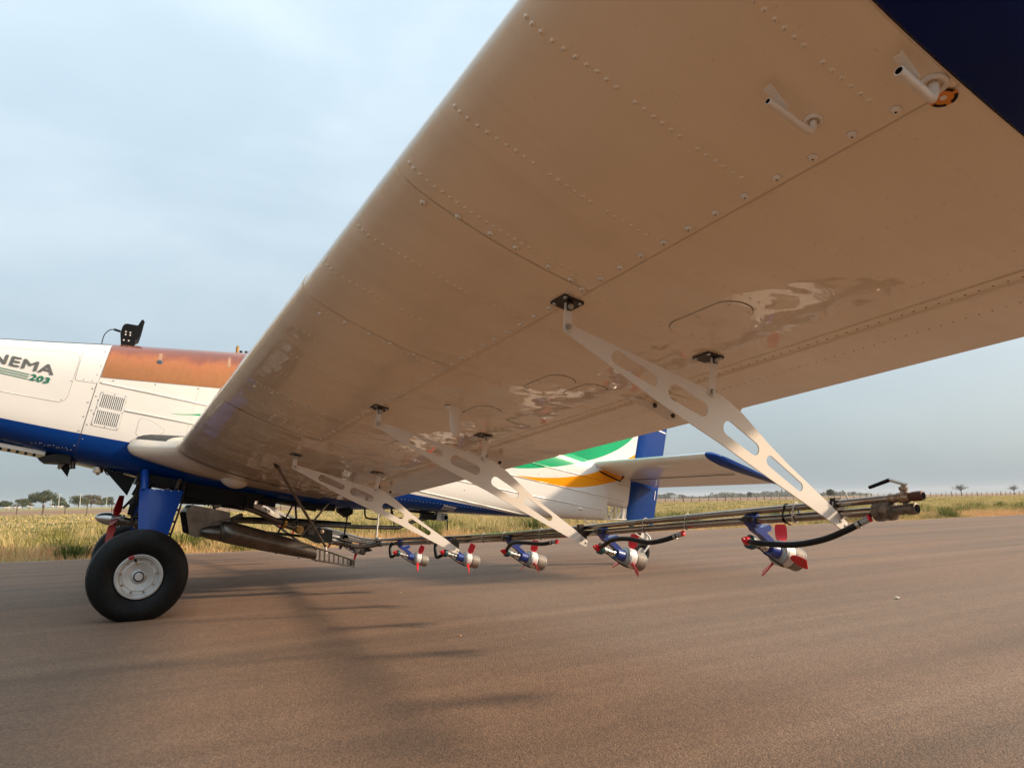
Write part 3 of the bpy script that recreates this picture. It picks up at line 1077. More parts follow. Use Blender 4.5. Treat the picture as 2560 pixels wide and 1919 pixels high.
# canopy (behind the wing in the photograph)
g = G()
V, F = [], []
cs = [(0.45, 2.30, 0.36), (0.75, 2.62, 0.37), (1.05, 2.80, 0.37), (1.5, 2.86, 0.37), (1.9, 2.76, 0.35), (2.3, 2.42, 0.28)]
for b, ht, hw in cs:
    for j in range(15):
        t = math.pi * j / 14
        V.append((b, hw * math.copysign(abs(math.cos(t)) ** 0.6, math.cos(t)), 2.2 + (ht - 2.2) * math.sin(t) ** 0.6))
for i in range(len(cs) - 1):
    for j in range(14):
        F.append((i * 15 + j, i * 15 + j + 1, (i + 1) * 15 + j + 1, (i + 1) * 15 + j))
g.add(V, F)
CAN = body_part('canopy', g, M_GLASS, smooth=60)
for b, ht, hw in cs[1:5]:
    g = G().tube([(b, hw * 1.01 * math.copysign(abs(math.cos(math.pi * j / 14)) ** 0.6, math.cos(math.pi * j / 14)), 2.2 + (ht - 2.19) * math.sin(math.pi * j / 14) ** 0.6) for j in range(15)], 0.018, 8)
    body_part('canopy_frame', g, M_WHITE, CAN)

# propeller in front of the cowling
g = G().lathe((-2.62, 0, 1.5), (-1, 0, 0), [(0, 0.16), (0.1, 0.15), (0.2, 0.11), (0.27, 0.05), (0.29, 0.005)], 24)
SPI = body_part('spinner', g, M_WHITE)
for k in range(3):
    g = G()
    a = R(30 + 120 * k)
    V = []
    for r_, w, tw in [(0.12, 0.05, 60), (0.4, 0.085, 42), (0.8, 0.085, 28), (1.1, 0.05, 20)]:
        d = Vector((0, math.sin(a), math.cos(a))); t = Vector((0, math.cos(a), -math.sin(a)))
        cdir = t * math.cos(R(tw)) + Vector((-1, 0, 0)) * math.sin(R(tw))
        nd = cdir.cross(d)
        for sx_, sn in ((-1, 0), (0, 0.012), (1, 0), (0, -0.012)):
            V.append(Vector((-2.72, 0, 1.5)) + d * r_ + cdir * w * sx_ + nd * sn)
    F = [(i * 4 + j, i * 4 + (j + 1) % 4, i * 4 + 4 + (j + 1) % 4, i * 4 + 4 + j) for i in range(3) for j in range(4)] + [(12, 13, 14, 15)]
    g.add(V, F)
    body_part('propeller_blade', g, M_BLACK, SPI)

# guidance light bar on the nose
g = G()
fr_ = lambda u, v, w: Vector((u, -0.16 + w, v))
LB = [(-0.214, 2.125), (-0.113, 2.125), (-0.112, 2.20), (-0.075, 2.232), (-0.060, 2.30), (-0.047, 2.363), (-0.058, 2.383), (-0.072, 2.380), (-0.098, 2.328), (-0.175, 2.335), (-0.196, 2.331), (-0.212, 2.31), (-0.226, 2.25)]
g.prism([LB], fr_, 0.012)
LBAR = g.obj('light_bar_bracket', M_BLACK, PLANE, 30)
g = G()
g.prism([[(-0.112, 2.20), (-0.078, 2.225), (-0.060, 2.30), (-0.050, 2.366), (-0.064, 2.374), (-0.088, 2.31)]], lambda u, v, w: Vector((u, -0.03 + w, v)), 0.24)
g.obj('light_bar', M_BLACK, LBAR, 30)
for x, z in [(-0.186, 2.262), (-0.152, 2.258), (-0.186, 2.238), (-0.152, 2.236), (-0.197, 2.188), (-0.160, 2.186)]:
    G().lathe((x, -0.166, z), (0, -1, 0), [(0, 0.0075), (0.003, 0.006), (0.004, 0.002)], 10).obj('screw', M_HUBWHITE, LBAR)
G().tube([(-0.225, -0.16, 2.262), (-0.275, -0.16, 2.275)], 0.010, 8).obj('cable_plug', M_BLACK, LBAR)
G().tube(smooth_path([(-0.275, -0.16, 2.275), (-0.31, -0.15, 2.265), (-0.345, -0.13, 2.22), (-0.36, -0.1, 2.13)]), 0.004, 6).obj('cable', M_BLACK, LBAR)
g = G().tube([(0.722, -0.15, 2.11), (0.722, -0.15, 2.20), (0.728, -0.15, 2.225)], 0.014, 8)
g.obj('vent_post', M_YELFIT, PLANE)
for x in (0.755, 0.80, 0.83):
    G().tube([(x, -0.15, 2.10), (x, -0.15, 2.185)], 0.013, 8).obj('cover_catch', M_BLACK, PLANE)

# underside of the nose: outlet, drain mast, fuel strainer, black deflector
g = G().box((-1.45, 0, 1.045), (1.1, 0.62, 0.03))
BEL = body_part('belly_tray', g, M_STRUT)
for i in range(8):
    body_part('tray_hinge', G().box((-1.36 + i * 0.056, -0.29, 1.022), (0.018, 0.03, 0.028)), M_BLACK, BEL)
g = G()
g.prism([[(-0.72, 1.165), (-0.60, 1.20), (-0.50, 1.19), (-0.50, 1.12), (-0.60, 1.135), (-0.70, 1.14)]], lambda u, v, w: Vector((u, -0.15 + w, v)), 0.42)
g.obj('cowl_outlet', M_BLACK, PLANE)
g = G()
g.prism([[(-0.59, 1.20), (-0.545, 1.19), (-0.54, 1.125), (-0.575, 1.085), (-0.588, 1.09)]], lambda u, v, w: Vector((u, -0.2 + w, v)), 0.09)
g.obj('outlet_scoop', M_DARKMET, PLANE)
g = G()
g.prism([[(-0.572, 1.10), (-0.535, 1.145), (-0.502, 1.10), (-0.518, 1.025)]], lambda u, v, w: Vector((u, -0.2 + w, v)), 0.012)
g.obj('drain_mast', M_BLACK, PLANE)
G().tube([(-0.49, -0.2, 1.16), (-0.485, -0.2, 1.09)], 0.018, 10).obj('breather_tube', M_DARKMET, PLANE)
g = G()
g.lathe((-0.31, -0.2, 1.11), (0, 0, -1), [(0, 0.03), (0.02, 0.03), (0.022, 0.038), (0.05, 0.037), (0.055, 0.015), (0.07, 0.012)], 14)
g.obj('fuel_strainer', M_CHROME, PLANE)
g = G()
g.prism([[(-0.27, 1.09), (-0.035, 1.02), (-0.088, 0.872)]], lambda u, v, w: Vector((u, -0.22 + w, v)), 0.02)
g.obj('deflector_plate', M_BLACK, PLANE)
for q in range(4):
    G().tube(smooth_path([(-0.27 + q * 0.02, -0.18, 1.10), (-0.24 + q * 0.022, -0.19 - 0.01 * q, 1.045), (-0.19 + q * 0.03, -0.18, 1.07), (-0.14 + q * 0.02, -0.16, 1.05)]), 0.005, 6).obj('fuel_line', M_REDDK if q == 1 else M_BLACK, PLANE)

# ------------------------------------------------------------------ wings
WING = None


def build_wing():
    N = 40
    loop = [(x, UPF(x)) for x in [0.752 * (1 - i / N) ** 2 for i in range(N)]] + [(0, 0)] + [(x, LO(x)) for x in [0.750 * (i / N) ** 2 for i in range(1, N + 1)]]
    ss = [0.30, 0.45, 0.6, 1.0, 1.5, 2.0, 2.5, 3, 3.5, 4, 4.5, 5, 5.5, 6, 6.365]
    V, F = [], []
    for s in ss:
        V += [wpt(x, z, s) for x, z in loop]
    n = len(loop)
    for i in range(len(ss) - 1):
        for j in range(n):
            F.append((i * n + j, i * n + (j + 1) % n, (i + 1) * n + (j + 1) % n, (i + 1) * n + j))
    F.append(tuple(range(n))); F.append(tuple((len(ss) - 1) * n + j for j in range(n)))
    w = G().add(V, F).obj('wing', M_WING, PLANE, 50)

    # leading edge skins lapped over the structure; inboard ones carry a thicker nose cuff
    def skin(s0, s1, cuff):
        prof = [(x, UPF(x), 1) for x in [0.18 * (1 - i / 24) ** 2 for i in range(24)]] + [(0, 0, 0)] + [(x, LO(x), -1) for x in [0.361 * (i / 34) ** 2 for i in range(1, 35)]]
        P2 = np.array([(x, z) for x, z, _ in prof]) * CH
        tg = np.gradient(P2, axis=0); tg /= np.linalg.norm(tg, axis=1)[:, None]
        nn = np.stack([-tg[:, 1], tg[:, 0]], 1)
        if nn[len(prof) // 3][1] < 0: nn = -nn           # outward on top
        # keep outward everywhere: profile runs top->nose->bottom, normal turns with it
        V, F = [], []
        for s in (s0, s1):
            for (x, z), m_ in zip(P2, nn):
                o = 0.0010 + cuff * math.exp(-(x / CH / 0.030))
                V.append(W_O + W_CD * (x + m_[0] * o) + W_UP * (z + m_[1] * o) + W_SD * s)
        k = len(prof)
        for i in range(k - 1):
            F.append((i, i + 1, k + i + 1, k + i))
        # thickness walls
        o2 = len(V)
        for s in (s0, s1):
            for (x, z) in P2:
                V.append(W_O + W_CD * x + W_UP * z + W_SD * s)
        for i in range(k - 1):
            F.append((i, o2 + i, o2 + i + 1, i + 1)); F.append((k + i, k + i + 1, o2 + k + i + 1, o2 + k + i))
        F.append((0, k, o2 + k, o2)); F.append((k - 1, o2 + k - 1, o2 + 2 * k - 1, 2 * k - 1))
        G().add(V, F).obj('skin_panel', M_WING, w, 50)

    skin(5.3645, 6.362, 0.0)
    skin(4.4945, 5.3635, 0.0)
    skin(3.2035, 4.4935, 0.0045)
    skin(2.7405, 3.2025, 0.0045)
    skin(0.72, 2.7395, 0.007)

    # seams
    def seam(pts, width, m, off=0.0022):
        P = [Vector(wlow(x, s, off)) for x, s in pts]
        V, F = [], []
        for i, p in enumerate(P):
            t = (P[min(i + 1, len(P) - 1)] - P[max(i - 1, 0)]).normalized()
            nn = wlow_n(pts[i][0]).cross(t).normalized() * width / 2
            V += [p + nn, p - nn]
        F = [(2 * i, 2 * i + 2, 2 * i + 3, 2 * i + 1) for i in range(len(P) - 1)]
        G().add(V, F).obj('skin_joint', m, w, 0)
    xcs = [0.004, 0.01, 0.02, 0.035, 0.05, 0.08, 0.12, 0.16, 0.2, 0.25, 0.3, 0.358]
    seam([(x, 5.364) for x in xcs[2:]], 0.004, M_SEAM_L, 0.0024)
    seam([(x, 4.494) for x in xcs[2:]], 0.003, M_SEAM_L, 0.0026)
    seam([(x, 2.74) for x in xcs], 0.005, M_SEAM, 0.004)
    seam([(0.3625, s) for s in np.linspace(0.75, 6.362, 30)], 0.003, M_SEAM_L, 0.0012)
    seam([(x, 1.12) for x in xcs[5:]], 0.004, M_SEAM, 0.0026)
    seam([(x, 2.74) for x in (0.36, 0.45, 0.55, 0.65, 0.75)], 0.003, M_SEAM_L, 0.0012)
    seam([(x, 4.494) for x in (0.36, 0.45, 0.55, 0.65, 0.75)], 0.002, M_SEAM_L, 0.0012)

    # rivets
    g = G()

    def rv(xc, s, r, h=None, off=0.0010):
        h = h or r * 0.42
        p = wlow(xc, s, off); nn = wlow_n(xc)
        g.lathe(p, nn, [(0, r), (h * 0.7, r * 0.72), (h, r * 0.22)], 7, cap=False)
    patt = [0.012, 0.020, 0.031, 0.045, 0.059, 0.073, 0.087, 0.100, 0.113, 0.127, 0.154, 0.167, 0.181, 0.194, 0.208, 0.221, 0.249, 0.263, 0.277, 0.291, 0.306, 0.320]
    dens = [0.012, 0.02] + [0.031 + 0.0127 * i for i in range(24)]
    for s in (6.253, 5.972, 5.685, 5.068, 4.766, 4.197, 3.917, 3.63, 3.045):
        for x in patt:
            rv(x, s + (0.0 if x > 0.1 else -0.025 * ((0.1 - x) / 0.1)), 0.0058, 0.0026)
    for s in (5.417, 4.455, 3.335, 2.70):
        for x in dens:
            rv(x, s, 0.0056, 0.0026)
    for s in (2.45, 2.16, 1.88, 1.6, 1.32, 1.06, 0.85):
        for x in dens:
            rv(x, s, 0.0042)
    for s in (6.253, 5.92, 5.64, 5.36, 5.07, 4.77, 4.47, 4.19, 3.91, 3.63, 3.34, 3.05, 2.76, 2.45, 2.16, 1.88, 1.6, 1.3, 1.0, 0.8):
        for i in range(15):
            x = 0.40 + i * 0.0195
            rv(x, s, 0.0042, 0.0016, 0.0)
    for s in np.arange(0.75, 6.34, 0.031):
        rv(0.371, s, 0.0036, 0.001, 0.0)
        if s < 2.74: rv(0.353, s, 0.004)
    for s in np.arange(0.75, 6.34, 0.029):
        rv(0.693, s, 0.0042, 0.0012, 0.0)
    for s in np.arange(4.8, 6.3, 0.06):
        rv(0.527, s, 0.0042, 0.0016, 0.0)
    o = g.obj('rivets', M_WING, w, 60); tag(o, kind='stuff')

    # larger screws, each its own
    gs_ = G()
    gs_.lathe((0, 0, 0), (0, 0, 1), [(0, 0.0098), (0.0026, 0.0090), (0.0048, 0.0062), (0.0056, 0.0022)], 14, cap=False)
    gs_.lathe((0, 0, 0.0053), (0, 0, 1), [(0, 0.0024), (0.0005, 0.0018)], 8, mi=1)
    sm = gs_.mesh('screw', [M_SCREW, M_HOLE], 40)

    def screw(xc, s, k=1.0, off=0.0018):
        o = link('screw', sm, w, wlow(xc, s, off))
        o.rotation_euler = wlow_n(xc).to_track_quat('Z', 'Y').to_euler()
        o.scale = (k, k, k)
    for x, s in [(0.059, 5.336), (0.11, 5.372), (0.163, 5.386), (0.208, 5.390), (0.271, 5.386), (0.317, 5.380)]:
        screw(x, s)
    for x, s in [(0.058, 4.42), (0.108, 4.47), (0.162, 4.482), (0.211, 4.483), (0.269, 4.481), (0.320, 4.476)]:
        screw(x, s, 0.95)
    for x, s in [(0.06, 3.26), (0.109, 3.30), (0.16, 3.32), (0.215, 3.322), (0.269, 3.32), (0.32, 3.318)]:
        screw(x, s, 0.95)
    for s in np.arange(2.80, 6.33, 0.0826):
        if min(abs(s - q) for q in (5.264, 3.716)) > 0.05:
            screw(0.3485, s, 1.0)

    # inspection covers
    def cover(xc, s, L, Wd, r, tilt=0.0, name='inspection_cover'):
        # outline in metres along span (L) and chord (Wd)
        pts = []
        for i in range(28):
            a = 2 * math.pi * i / 28
            cx_ = (L / 2 - r) * (1 if math.cos(a) >= 0 else -1); cz_ = (Wd / 2 - r) * (1 if math.sin(a) >= 0 else -1)
            pts.append((cx_ + r * math.cos(a), cz_ + r * math.sin(a)))
        P = []
        for u, v in pts:
            P.append((xc + v / CH, s + u))
        top = [wlow(x, q, 0.0022) for x, q in P]; k = len(P)
        bot = [wlow(x, q, -0.002) for x, q in P]
        tr = tessellate_polygon([[Vector((q, x * CH, 0)) for x, q in P]])
        o = G().add(top + bot, [tuple(t) for t in tr] + [(i, (i + 1) % k, k + (i + 1) % k, k + i) for i in range(k)]).obj(name, M_WING, w, 30)
        V = []
        for (x, q), (u, v) in zip(P, pts):
            d = math.hypot(u, v); e = 0.0022
            V += [wlow(x, q, 0.0012), wlow(xc + v * (1 + e / d) / CH, s + u * (1 + e / d), 0.0012)]
        F = [(2 * i, 2 * ((i + 1) % k), 2 * ((i + 1) % k) + 1, 2 * i + 1) for i in range(k)]
        G().add(V, F).obj('cover_joint', M_SEAM, w, 0)
        for uu, vv in [(0.8, 0.62), (-0.8, 0.62), (0.8, -0.62), (-0.8, -0.62), (0, 0.72), (0, -0.72)]:
            o = link('screw', sm, w, wlow(xc + vv * Wd / 2 / CH, s + uu * L / 2, 0.0022))
            o.rotation_euler = wlow_n(xc).to_track_quat('Z', 'Y').to_euler(); o.scale = (0.7,) * 3
    cover(0.567, 5.475, 0.27, 0.125, 0.06)
    cover(0.567, 4.64, 0.25, 0.125, 0.06)
    cover(0.652, 4.67, 0.21, 0.11, 0.05)
    cover(0.567, 4.05, 0.29, 0.125, 0.06)
    cover(0.567, 3.10, 0.27, 0.125, 0.06)
    cover(0.567, 2.45, 0.25, 0.125, 0.06)
    cover(0.188, 2.88, 0.15, 0.10, 0.012, name='access_panel')
    cover(0.278, 2.88, 0.15, 0.075, 0.012, name='access_panel')
    cover(0.55, 1.60, 0.27, 0.125, 0.06)

    # control surfaces
    def surface(name, s0, s1, te):
        up = [(x, UPF(min(x, 0.999)) * (1 if x < 0.98 else 0.9)) for x in np.linspace(0.775, te, 14)]
        lo = [(x, LO(min(x, 0.999)) - (0.0014 if x > 0.789 else -0.0026)) for x in [te - (te - 0.790) * i / 12 for i in range(13)] + [0.7888, 0.775, 0.762]]
        nose = [(0.763, 0.0), (0.768, 0.018)]
        lp = up + lo + nose
        V, F = [], []
        ssx = [s0, s1]
        for s in ssx:
            V += [wpt(x, z, s) for x, z in lp]
        k = len(lp)
        F = [(j, (j + 1) % k, k + (j + 1) % k, k + j) for j in range(k)] + [tuple(range(k)), tuple(k + j for j in range(k))]
        o = G().add(V, F).obj(name, M_WING, w, 30)
        g = G()
        for s in np.arange(s0 + 0.03, s1 - 0.02, 0.033):
            for x, r_ in ((0.778, 0.003), (0.852, 0.0028)):
                p = wlow(x, s, 0.0022 if x > 0.79 else -0.0042)
                g.lathe(p, wlow_n(x), [(0, r_), (0.0014, r_ * 0.3)], 6, cap=False)
        tag(g.obj('rivets', M_STEELDK, w, 60), kind='stuff')
        return o
    surface('aileron', 4.905, 6.335, 1.0)
    surface('flap', 0.50, 4.885, 1.008)
    # small balance horn standing out of the trailing edge
    g = G().prism([[(0.985, 4.885), (1.026, 4.868), (0.996, 4.935)]], lambda u, v, q: wpt(u, -0.001 + q / CH, v), 0.006)
    g.obj('trim_tab', M_WING, w, 0)

    # hinge brackets
    for s in (4.745, 3.32, 1.60):
        g = G()
        base = [(0.722, 0.0), (0.752, 0.012), (0.80, 0.02), (0.872, 0.052), (0.886, 0.050), (0.893, 0.036), (0.888, 0.020), (0.86, 0.0), (0.79, -0.004)]
        g.prism([base], lambda u, v, q, s=s: wlow(min(u, 0.93), s + q, v), 0.016)
        hb = g.obj('hinge_bracket', M_STRUT, w, 20)
        for u, v in [(0.876, 0.036), (0.82, 0.012)]:
            p = wlow(u, s + 0.008, v)
            G().lathe(p, W_SD, [(0, 0.010), (0.006, 0.009), (0.008, 0.004)], 10).obj('bolt', M_STEELDK, w)

    # winglet
    g = G()
    V, F = [], []
    secs = [(0.0, 0.0, 1.004, 0.0), (0.0, 0.0, 1.010, 0.0), (0.05, 0.004, 1.008, 0.004), (0.10, 0.02, 1.0, 0.012), (0.15, 0.06, 0.97, 0.03), (0.19, 0.13, 0.92, 0.06), (0.22, 0.24, 0.84, 0.12), (0.25, 0.42, 0.70, 0.22), (0.28, 0.65, 0.56, 0.34), (0.29, 0.74, 0.42, 0.42)]
    N2 = 22
    lp = [(x, UPF(x)) for x in [(1 - i / N2) ** 2 for i in range(N2)]] + [(0, 0)] + [(x, LO(x)) for x in [(i / N2) ** 2 for i in range(1, N2 + 1)]]
    angs = [0, 0, 8, 22, 42, 58, 70, 76, 78, 78]
    for q, (so_, zo, sc, xo) in enumerate(secs):
        a = R(angs[q])
        thick = 1.0 if q < 4 else max(0.55, 1 - 0.12 * (q - 3))
        for x, z in lp:
            zz = z * sc * thick - (0.006 if q == 1 else 0.003 if q > 1 else 0) / CH * (1 if z < 0 else 0)
            # section leans outward: its "up" tilts inboard
            V.append(W_O + W_CD * ((x * sc + xo) * CH) + W_SD * (6.368 + so_ + (0.004 if q else 0) - math.sin(a) * zz * CH) + W_UP * (zo + math.cos(a) * zz * CH))
    k = len(lp)
    for i in range(len(secs) - 1):
        for j in range(k):
            F.append((i * k + j, i * k + (j + 1) % k, (i + 1) * k + (j + 1) % k, (i + 1) * k + j))
    F.append(tuple(range(k))); F.append(tuple((len(secs) - 1) * k + j for j in range(k)))
    g.add(V, F).obj('winglet', M_BLUE_SHADE, w, 60)['label'] = 'blue winglet with its shade put into a darker colour'

    # vent tubes under the tip
    for i, (x, s, dn, ln, rr) in enumerate([(0.303, 6.165, 0.030, 0.118, 0.0062), (0.343, 6.339, 0.036, 0.095, 0.0085)]):
        b0 = wlow(x, s, 0.0)
        g = G()
        nn = -W_UP
        e = b0 + nn * dn
        pts = [b0, b0 + nn * dn * 0.6, e - W_CD * 0.006, e - W_CD * 0.022 + nn * 0.004, e - W_CD * ln + nn * 0.002]
        g.tube(pts[:-1] + [pts[-1]], rr, 12)
        t = g.obj('vent_tube', M_STRUT, w, 50)
        gg = G()
        ring = [b0 + nn * 0.003 + (W_CD * math.cos(a) + W_SD * math.sin(a)) * rr * 2.15 for a in [2 * math.pi * q / 20 for q in range(20)]]
        gg.tube(ring, rr * 0.62, 8, closed=True)
        gg.obj('grommet', M_STRUT, w, 60)
        end = pts[-1]
        G().lathe(end + W_CD * 0.002, -W_CD, [(0, rr * 0.72), (0.0028, rr * 0.70)], 12).obj('tube_bore', M_HOLE, w)
        # thin bent sheet flap clipped on the tube
        m1 = end + W_CD * 0.040 - nn * rr
        G().add([m1, m1 + W_SD * 0.010, end - W_CD * 0.010 - nn * 0.022 + W_SD * 0.013, end - W_CD * 0.008 - nn * 0.022 - W_SD * 0.004, m1 - nn * 0.001, m1 + W_SD * 0.010 - nn * 0.001, end - W_CD * 0.010 - nn * 0.0232 + W_SD * 0.013, end - W_CD * 0.008 - nn * 0.0232 - W_SD * 0.004],
                [(0, 1, 2, 3), (7, 6, 5, 4), (0, 4, 5, 1), (1, 5, 6, 2), (2, 6, 7, 3), (3, 7, 4, 0)]).obj('tube_flap', M_STRUT, w, 0)
        G().tube([m1 + nn * rr * 1.9, m1 - nn * rr * 0.7], rr * 0.42, 8).obj('clip_screw', M_STEELDK, w)
    # warning disc
    cx, cs_ = 0.3655, 6.333
    G().lathe(wlow(cx, cs_, 0.0022), wlow_n(cx), [(0, 0.0215), (0.0006, 0.0215)], 28).obj('warning_disc', M_ORANGE, w)
    for q in range(4):
        a0 = q * math.pi / 2 + 0.15
        V = []
        for j in range(9):
            a = a0 + (math.pi / 2 - 0.42) * j / 8
            for rr in (0.0155, 0.0212):
                V.append(wlow(cx + rr * math.cos(a) / CH, cs_ + rr * math.sin(a), 0.0034))
        G().add(V, [(2 * j, 2 * j + 2, 2 * j + 3, 2 * j + 1) for j in range(8)]).obj('disc_mark', M_BLACK, w, 0)
    G().lathe(wlow(cx, cs_, 0.003), wlow_n(cx), [(0, 0.006), (0.002, 0.004)], 10).obj('drain_button', M_SCREW, w)

    # probe fin hanging under the wing
    b0 = wlow(0.497, 4.04)
    g = G()
    V, F = [], []
    lv = [(0.0, 0.052, 0.026), (0.008, 0.050, 0.024), (0.02, 0.036, 0.016), (0.04, 0.030, 0.013), (0.10, 0.026, 0.010), (0.122, 0.018, 0.008)]
    for dz, hx, hy in lv:
        for j in range(16):
            a = 2 * math.pi * j / 16
            zz = -dz - (0.010 * (1 + math.cos(a)) if dz > 0.1 else 0)
            V.append(b0 + Vector((hx * math.cos(a) + 0.006, hy * math.sin(a), zz + 0.006)))
    for i in range(len(lv) - 1):
        for j in range(16):
            F.append((i * 16 + j, i * 16 + (j + 1) % 16, (i + 1) * 16 + (j + 1) % 16, (i + 1) * 16 + j))
    F.append(tuple((len(lv) - 1) * 16 + j for j in range(16)))
    g.add(V, F).obj('probe_fin', M_STRUT, w, 50)

    # milky dome under the root
    g = G()
    c0 = wlow(0.30, 0.50)
    V, F = [], []
    for i in range(9):
        a = math.pi / 2 * i / 8
        for j in range(24):
            t = 2 * math.pi * j / 24
            V.append(c0 + W_CD * 0.125 * math.cos(a) * math.cos(t) + W_SD * 0.10 * math.cos(a) * math.sin(t) - W_UP * (0.085 * math.sin(a) - 0.01))
    for i in range(8):
        for j in range(24):
            F.append((i * 24 + j, i * 24 + (j + 1) % 24, i * 24 + 24 + (j + 1) % 24, i * 24 + 24 + j))
    g.add(V, F).obj('landing_light_dome', M_LENS, w, 60)

    # root fillet running forward along the fuselage
    def fil(s_, fw, x, z, lift=0.0):
        k_ = fw / 0.335
        xx = 0.6 - (0.6 - x) * (1 + fw / (0.6 * CH))
        zz = z * (1 + 0.5 * k_ * math.exp(-x / 0.05)) + (0.0045 if z > 0 else -0.0045) * min(1, x / 0.008)
        zz -= 0.050 / CH * k_ * (1 - x / 0.6)
        return wpt(xx - 0.006 * math.exp(-x / 0.008), zz + lift, s_)
    g = G()
    V, F = [], []
    secs = [(0.76, 0.0), (0.72, 0.004), (0.69, 0.02), (0.66, 0.05), (0.62, 0.10), (0.58, 0.165), (0.54, 0.235), (0.51, 0.285), (0.485, 0.318), (0.46, 0.332), (0.43, 0.335)]
    N3 = 24
    lp3 = [(x, UPF(x)) for x in [0.6 * (1 - i / N3) ** 2.4 for i in range(N3)]] + [(0, 0)] + [(x, LO(x)) for x in [0.6 * (i / N3) ** 2.4 for i in range(1, N3 + 1)]]
    for s_, fw in secs:
        for x, z in lp3:
            V.append(fil(s_, fw, x, z))
    k = len(lp3)
    for i in range(len(secs) - 1):
        for j in range(k - 1):
            F.append((i * k + j, i * k + j + 1, (i + 1) * k + j + 1, (i + 1) * k + j))
    g.add(V, F).obj('root_fillet', M_WING, w, 60)
    # walkway on top of the fillet
    g = G()
    V = []
    rows = secs[4:9]
    for s_, fw in rows:
        for q in range(9):
            x = 0.006 + 0.30 * (q / 8) ** 2
            V.append(fil(s_, fw, x, UPF(x), 0.0022))
    F = [(i * 9 + j, i * 9 + j + 1, i * 9 + 10 + j, i * 9 + 9 + j) for i in range(len(rows) - 1) for j in range(8)]
    g.add(V, F).obj('walkway', M_WALK, w, 60)
    return w


WING = build_wing()
W2 = copy_tree(WING, PLANE)
W2.scale = (1, -1, 1)

# ------------------------------------------------------------------ boom struts
Y3 = -5.26
OUT = [(0.884, 1.292), (0.902, 1.279), (1.427, 1.125), (1.497, 1.107), (1.583, 1.052), (1.623, 1.018), (1.70, 0.953), (1.796, 0.881), (1.984, 0.753), (2.079, 0.682), (2.066, 0.652), (2.032, 0.665), (1.864, 0.751), (1.698, 0.834), (1.475, 0.949), (1.336, 1.015), (1.223, 1.069), (0.876, 1.258)]
SL = [((1.068, 1.196), (1.206, 1.137), 0.022, 0.019), ((1.289, 1.105), (1.404, 1.058), 0.027, 0.024), ((1.515, 1.000), (1.628, 0.936), 0.025, 0.022), ((1.700, 0.896), (1.837, 0.811), 0.0185, 0.0165)]


def build_strut():
    f = lambda u, v, w: Vector((u, Y3 + w, v))
    g = G().prism([OUT] + [capsule(*q) for q in SL], f, 0.0045)
    st = g.obj('boom_strut', M_STRUT, PLANE, 0)
    for (a, b, hw, xc) in [((0.894, 1.340), (0.886, 1.258), 0.0135, 0.358), ((1.4655, 1.232), (1.441, 1.103), 0.0135, 0.689)]:
        a, b = Vector(a), Vector(b); t = (b - a).normalized(); n_ = Vector((-t.y, t.x)) * hw
        for dy in (-0.0062,):
            lp = [tuple(a + n_), tuple(b + n_ + t * 0.004), tuple(b - n_ - t * 0.004), tuple(a - n_)]
            G().prism([lp], lambda u, v, w, dy=dy: Vector((u, Y3 + dy + w, v)), 0.004).obj('hanger_tab', M_STRUT, st, 0)
        s_ = 5.264
        c0 = wlow(xc, s_, 0.0)
        g = G()
        hx, hs = 0.036, 0.038
        nn = wlow_n(xc)
        cdn = (W_SD.cross(nn)).normalized()
        if cdn.dot(W_CD) < 0: cdn = -cdn
        lp = rounded([(-hx, -hs), (hx, -hs), (hx, hs), (-hx, hs)], 0.006, 3)
        g.prism([lp], lambda u, v, w: c0 + cdn * u + W_SD * v + nn * (0.004 + w), 0.005)
        pl = g.obj('mount_plate', M_STEELDK, st, 0)
        for u, v in [(-.026, -.028), (.026, -.028), (-.026, .028), (.026, .028)]:
            G().lathe(c0 + cdn * u + W_SD * v + nn * 0.006, nn, [(0, 0.0068), (0.003, 0.006), (0.004, 0.002)], 10).obj('bolt', M_BOLT, st)
        # lug under the plate
        lugc = Vector((a.x, Y3 - 0.012, a.y))
        G().prism([rounded([(-0.010, -0.016), (0.010, -0.016), (0.010, 0.034), (-0.010, 0.034)], 0.005, 3)], lambda u, v, w: lugc + Vector((u, w, v)) + Vector((-0.001, 0, -0.006)), 0.004).obj('lug', M_STEELDK, st, 0)
        for q, z_ in ((a + t * 0.012, -0.016), (b - t * 0.012, -0.010)):
            G().lathe((q.x, Y3 + z_, q.y), (0, -1, 0), [(0, 0.0095), (0.002, 0.0095), (0.0022, 0.0068), (0.007, 0.0065), (0.0072, 0.003)], 6 + 6).obj('bolt', M_BOLT, st)
    for x, z in [(2.039, 0.688), (2.065, 0.672)]:
        G().lathe((x, Y3 - 0.002, z), (0, -1, 0), [(0, 0.0065), (0.003, 0.0058), (0.004, 0.002)], 8).obj('bolt', M_BOLT, st)
    # pipe clamp behind the strut end
    G().box((2.052, Y3 + 0.016, 0.713), (0.05, 0.028, 0.05)).obj('pipe_clamp', M_STEELDK, st)
    G().box((2.045, Y3 + 0.016, 0.752), (0.03, 0.022, 0.036)).obj('pipe_clamp', M_STEELDK, st)
    return st


S3 = build_strut()
SH = -W_SD * 1.549
struts = [S3]
for k in (1, 2):
    c = copy_tree(S3, PLANE); c.location = SH * k; struts.append(c)
for s_ in list(struts):
    c = copy_tree(s_, PLANE); c.scale = (1, -1, 1); c.location.y = -c.location.y

# ------------------------------------------------------------------ spray boom
XB = 2.052
LOWP = [(-0.30, 0.392), (-1.2, 0.441), (-2.16, 0.495), (-2.79, 0.533), (-3.71, 0.598), (-4.68, 0.672), (-5.40, 0.722)]
UPPP = [(-0.20, 0.425), (-1.2, 0.476), (-2.16, 0.526), (-2.79, 0.561), (-3.71, 0.630), (-4.69, 0.708), (-5.45, 0.765)]


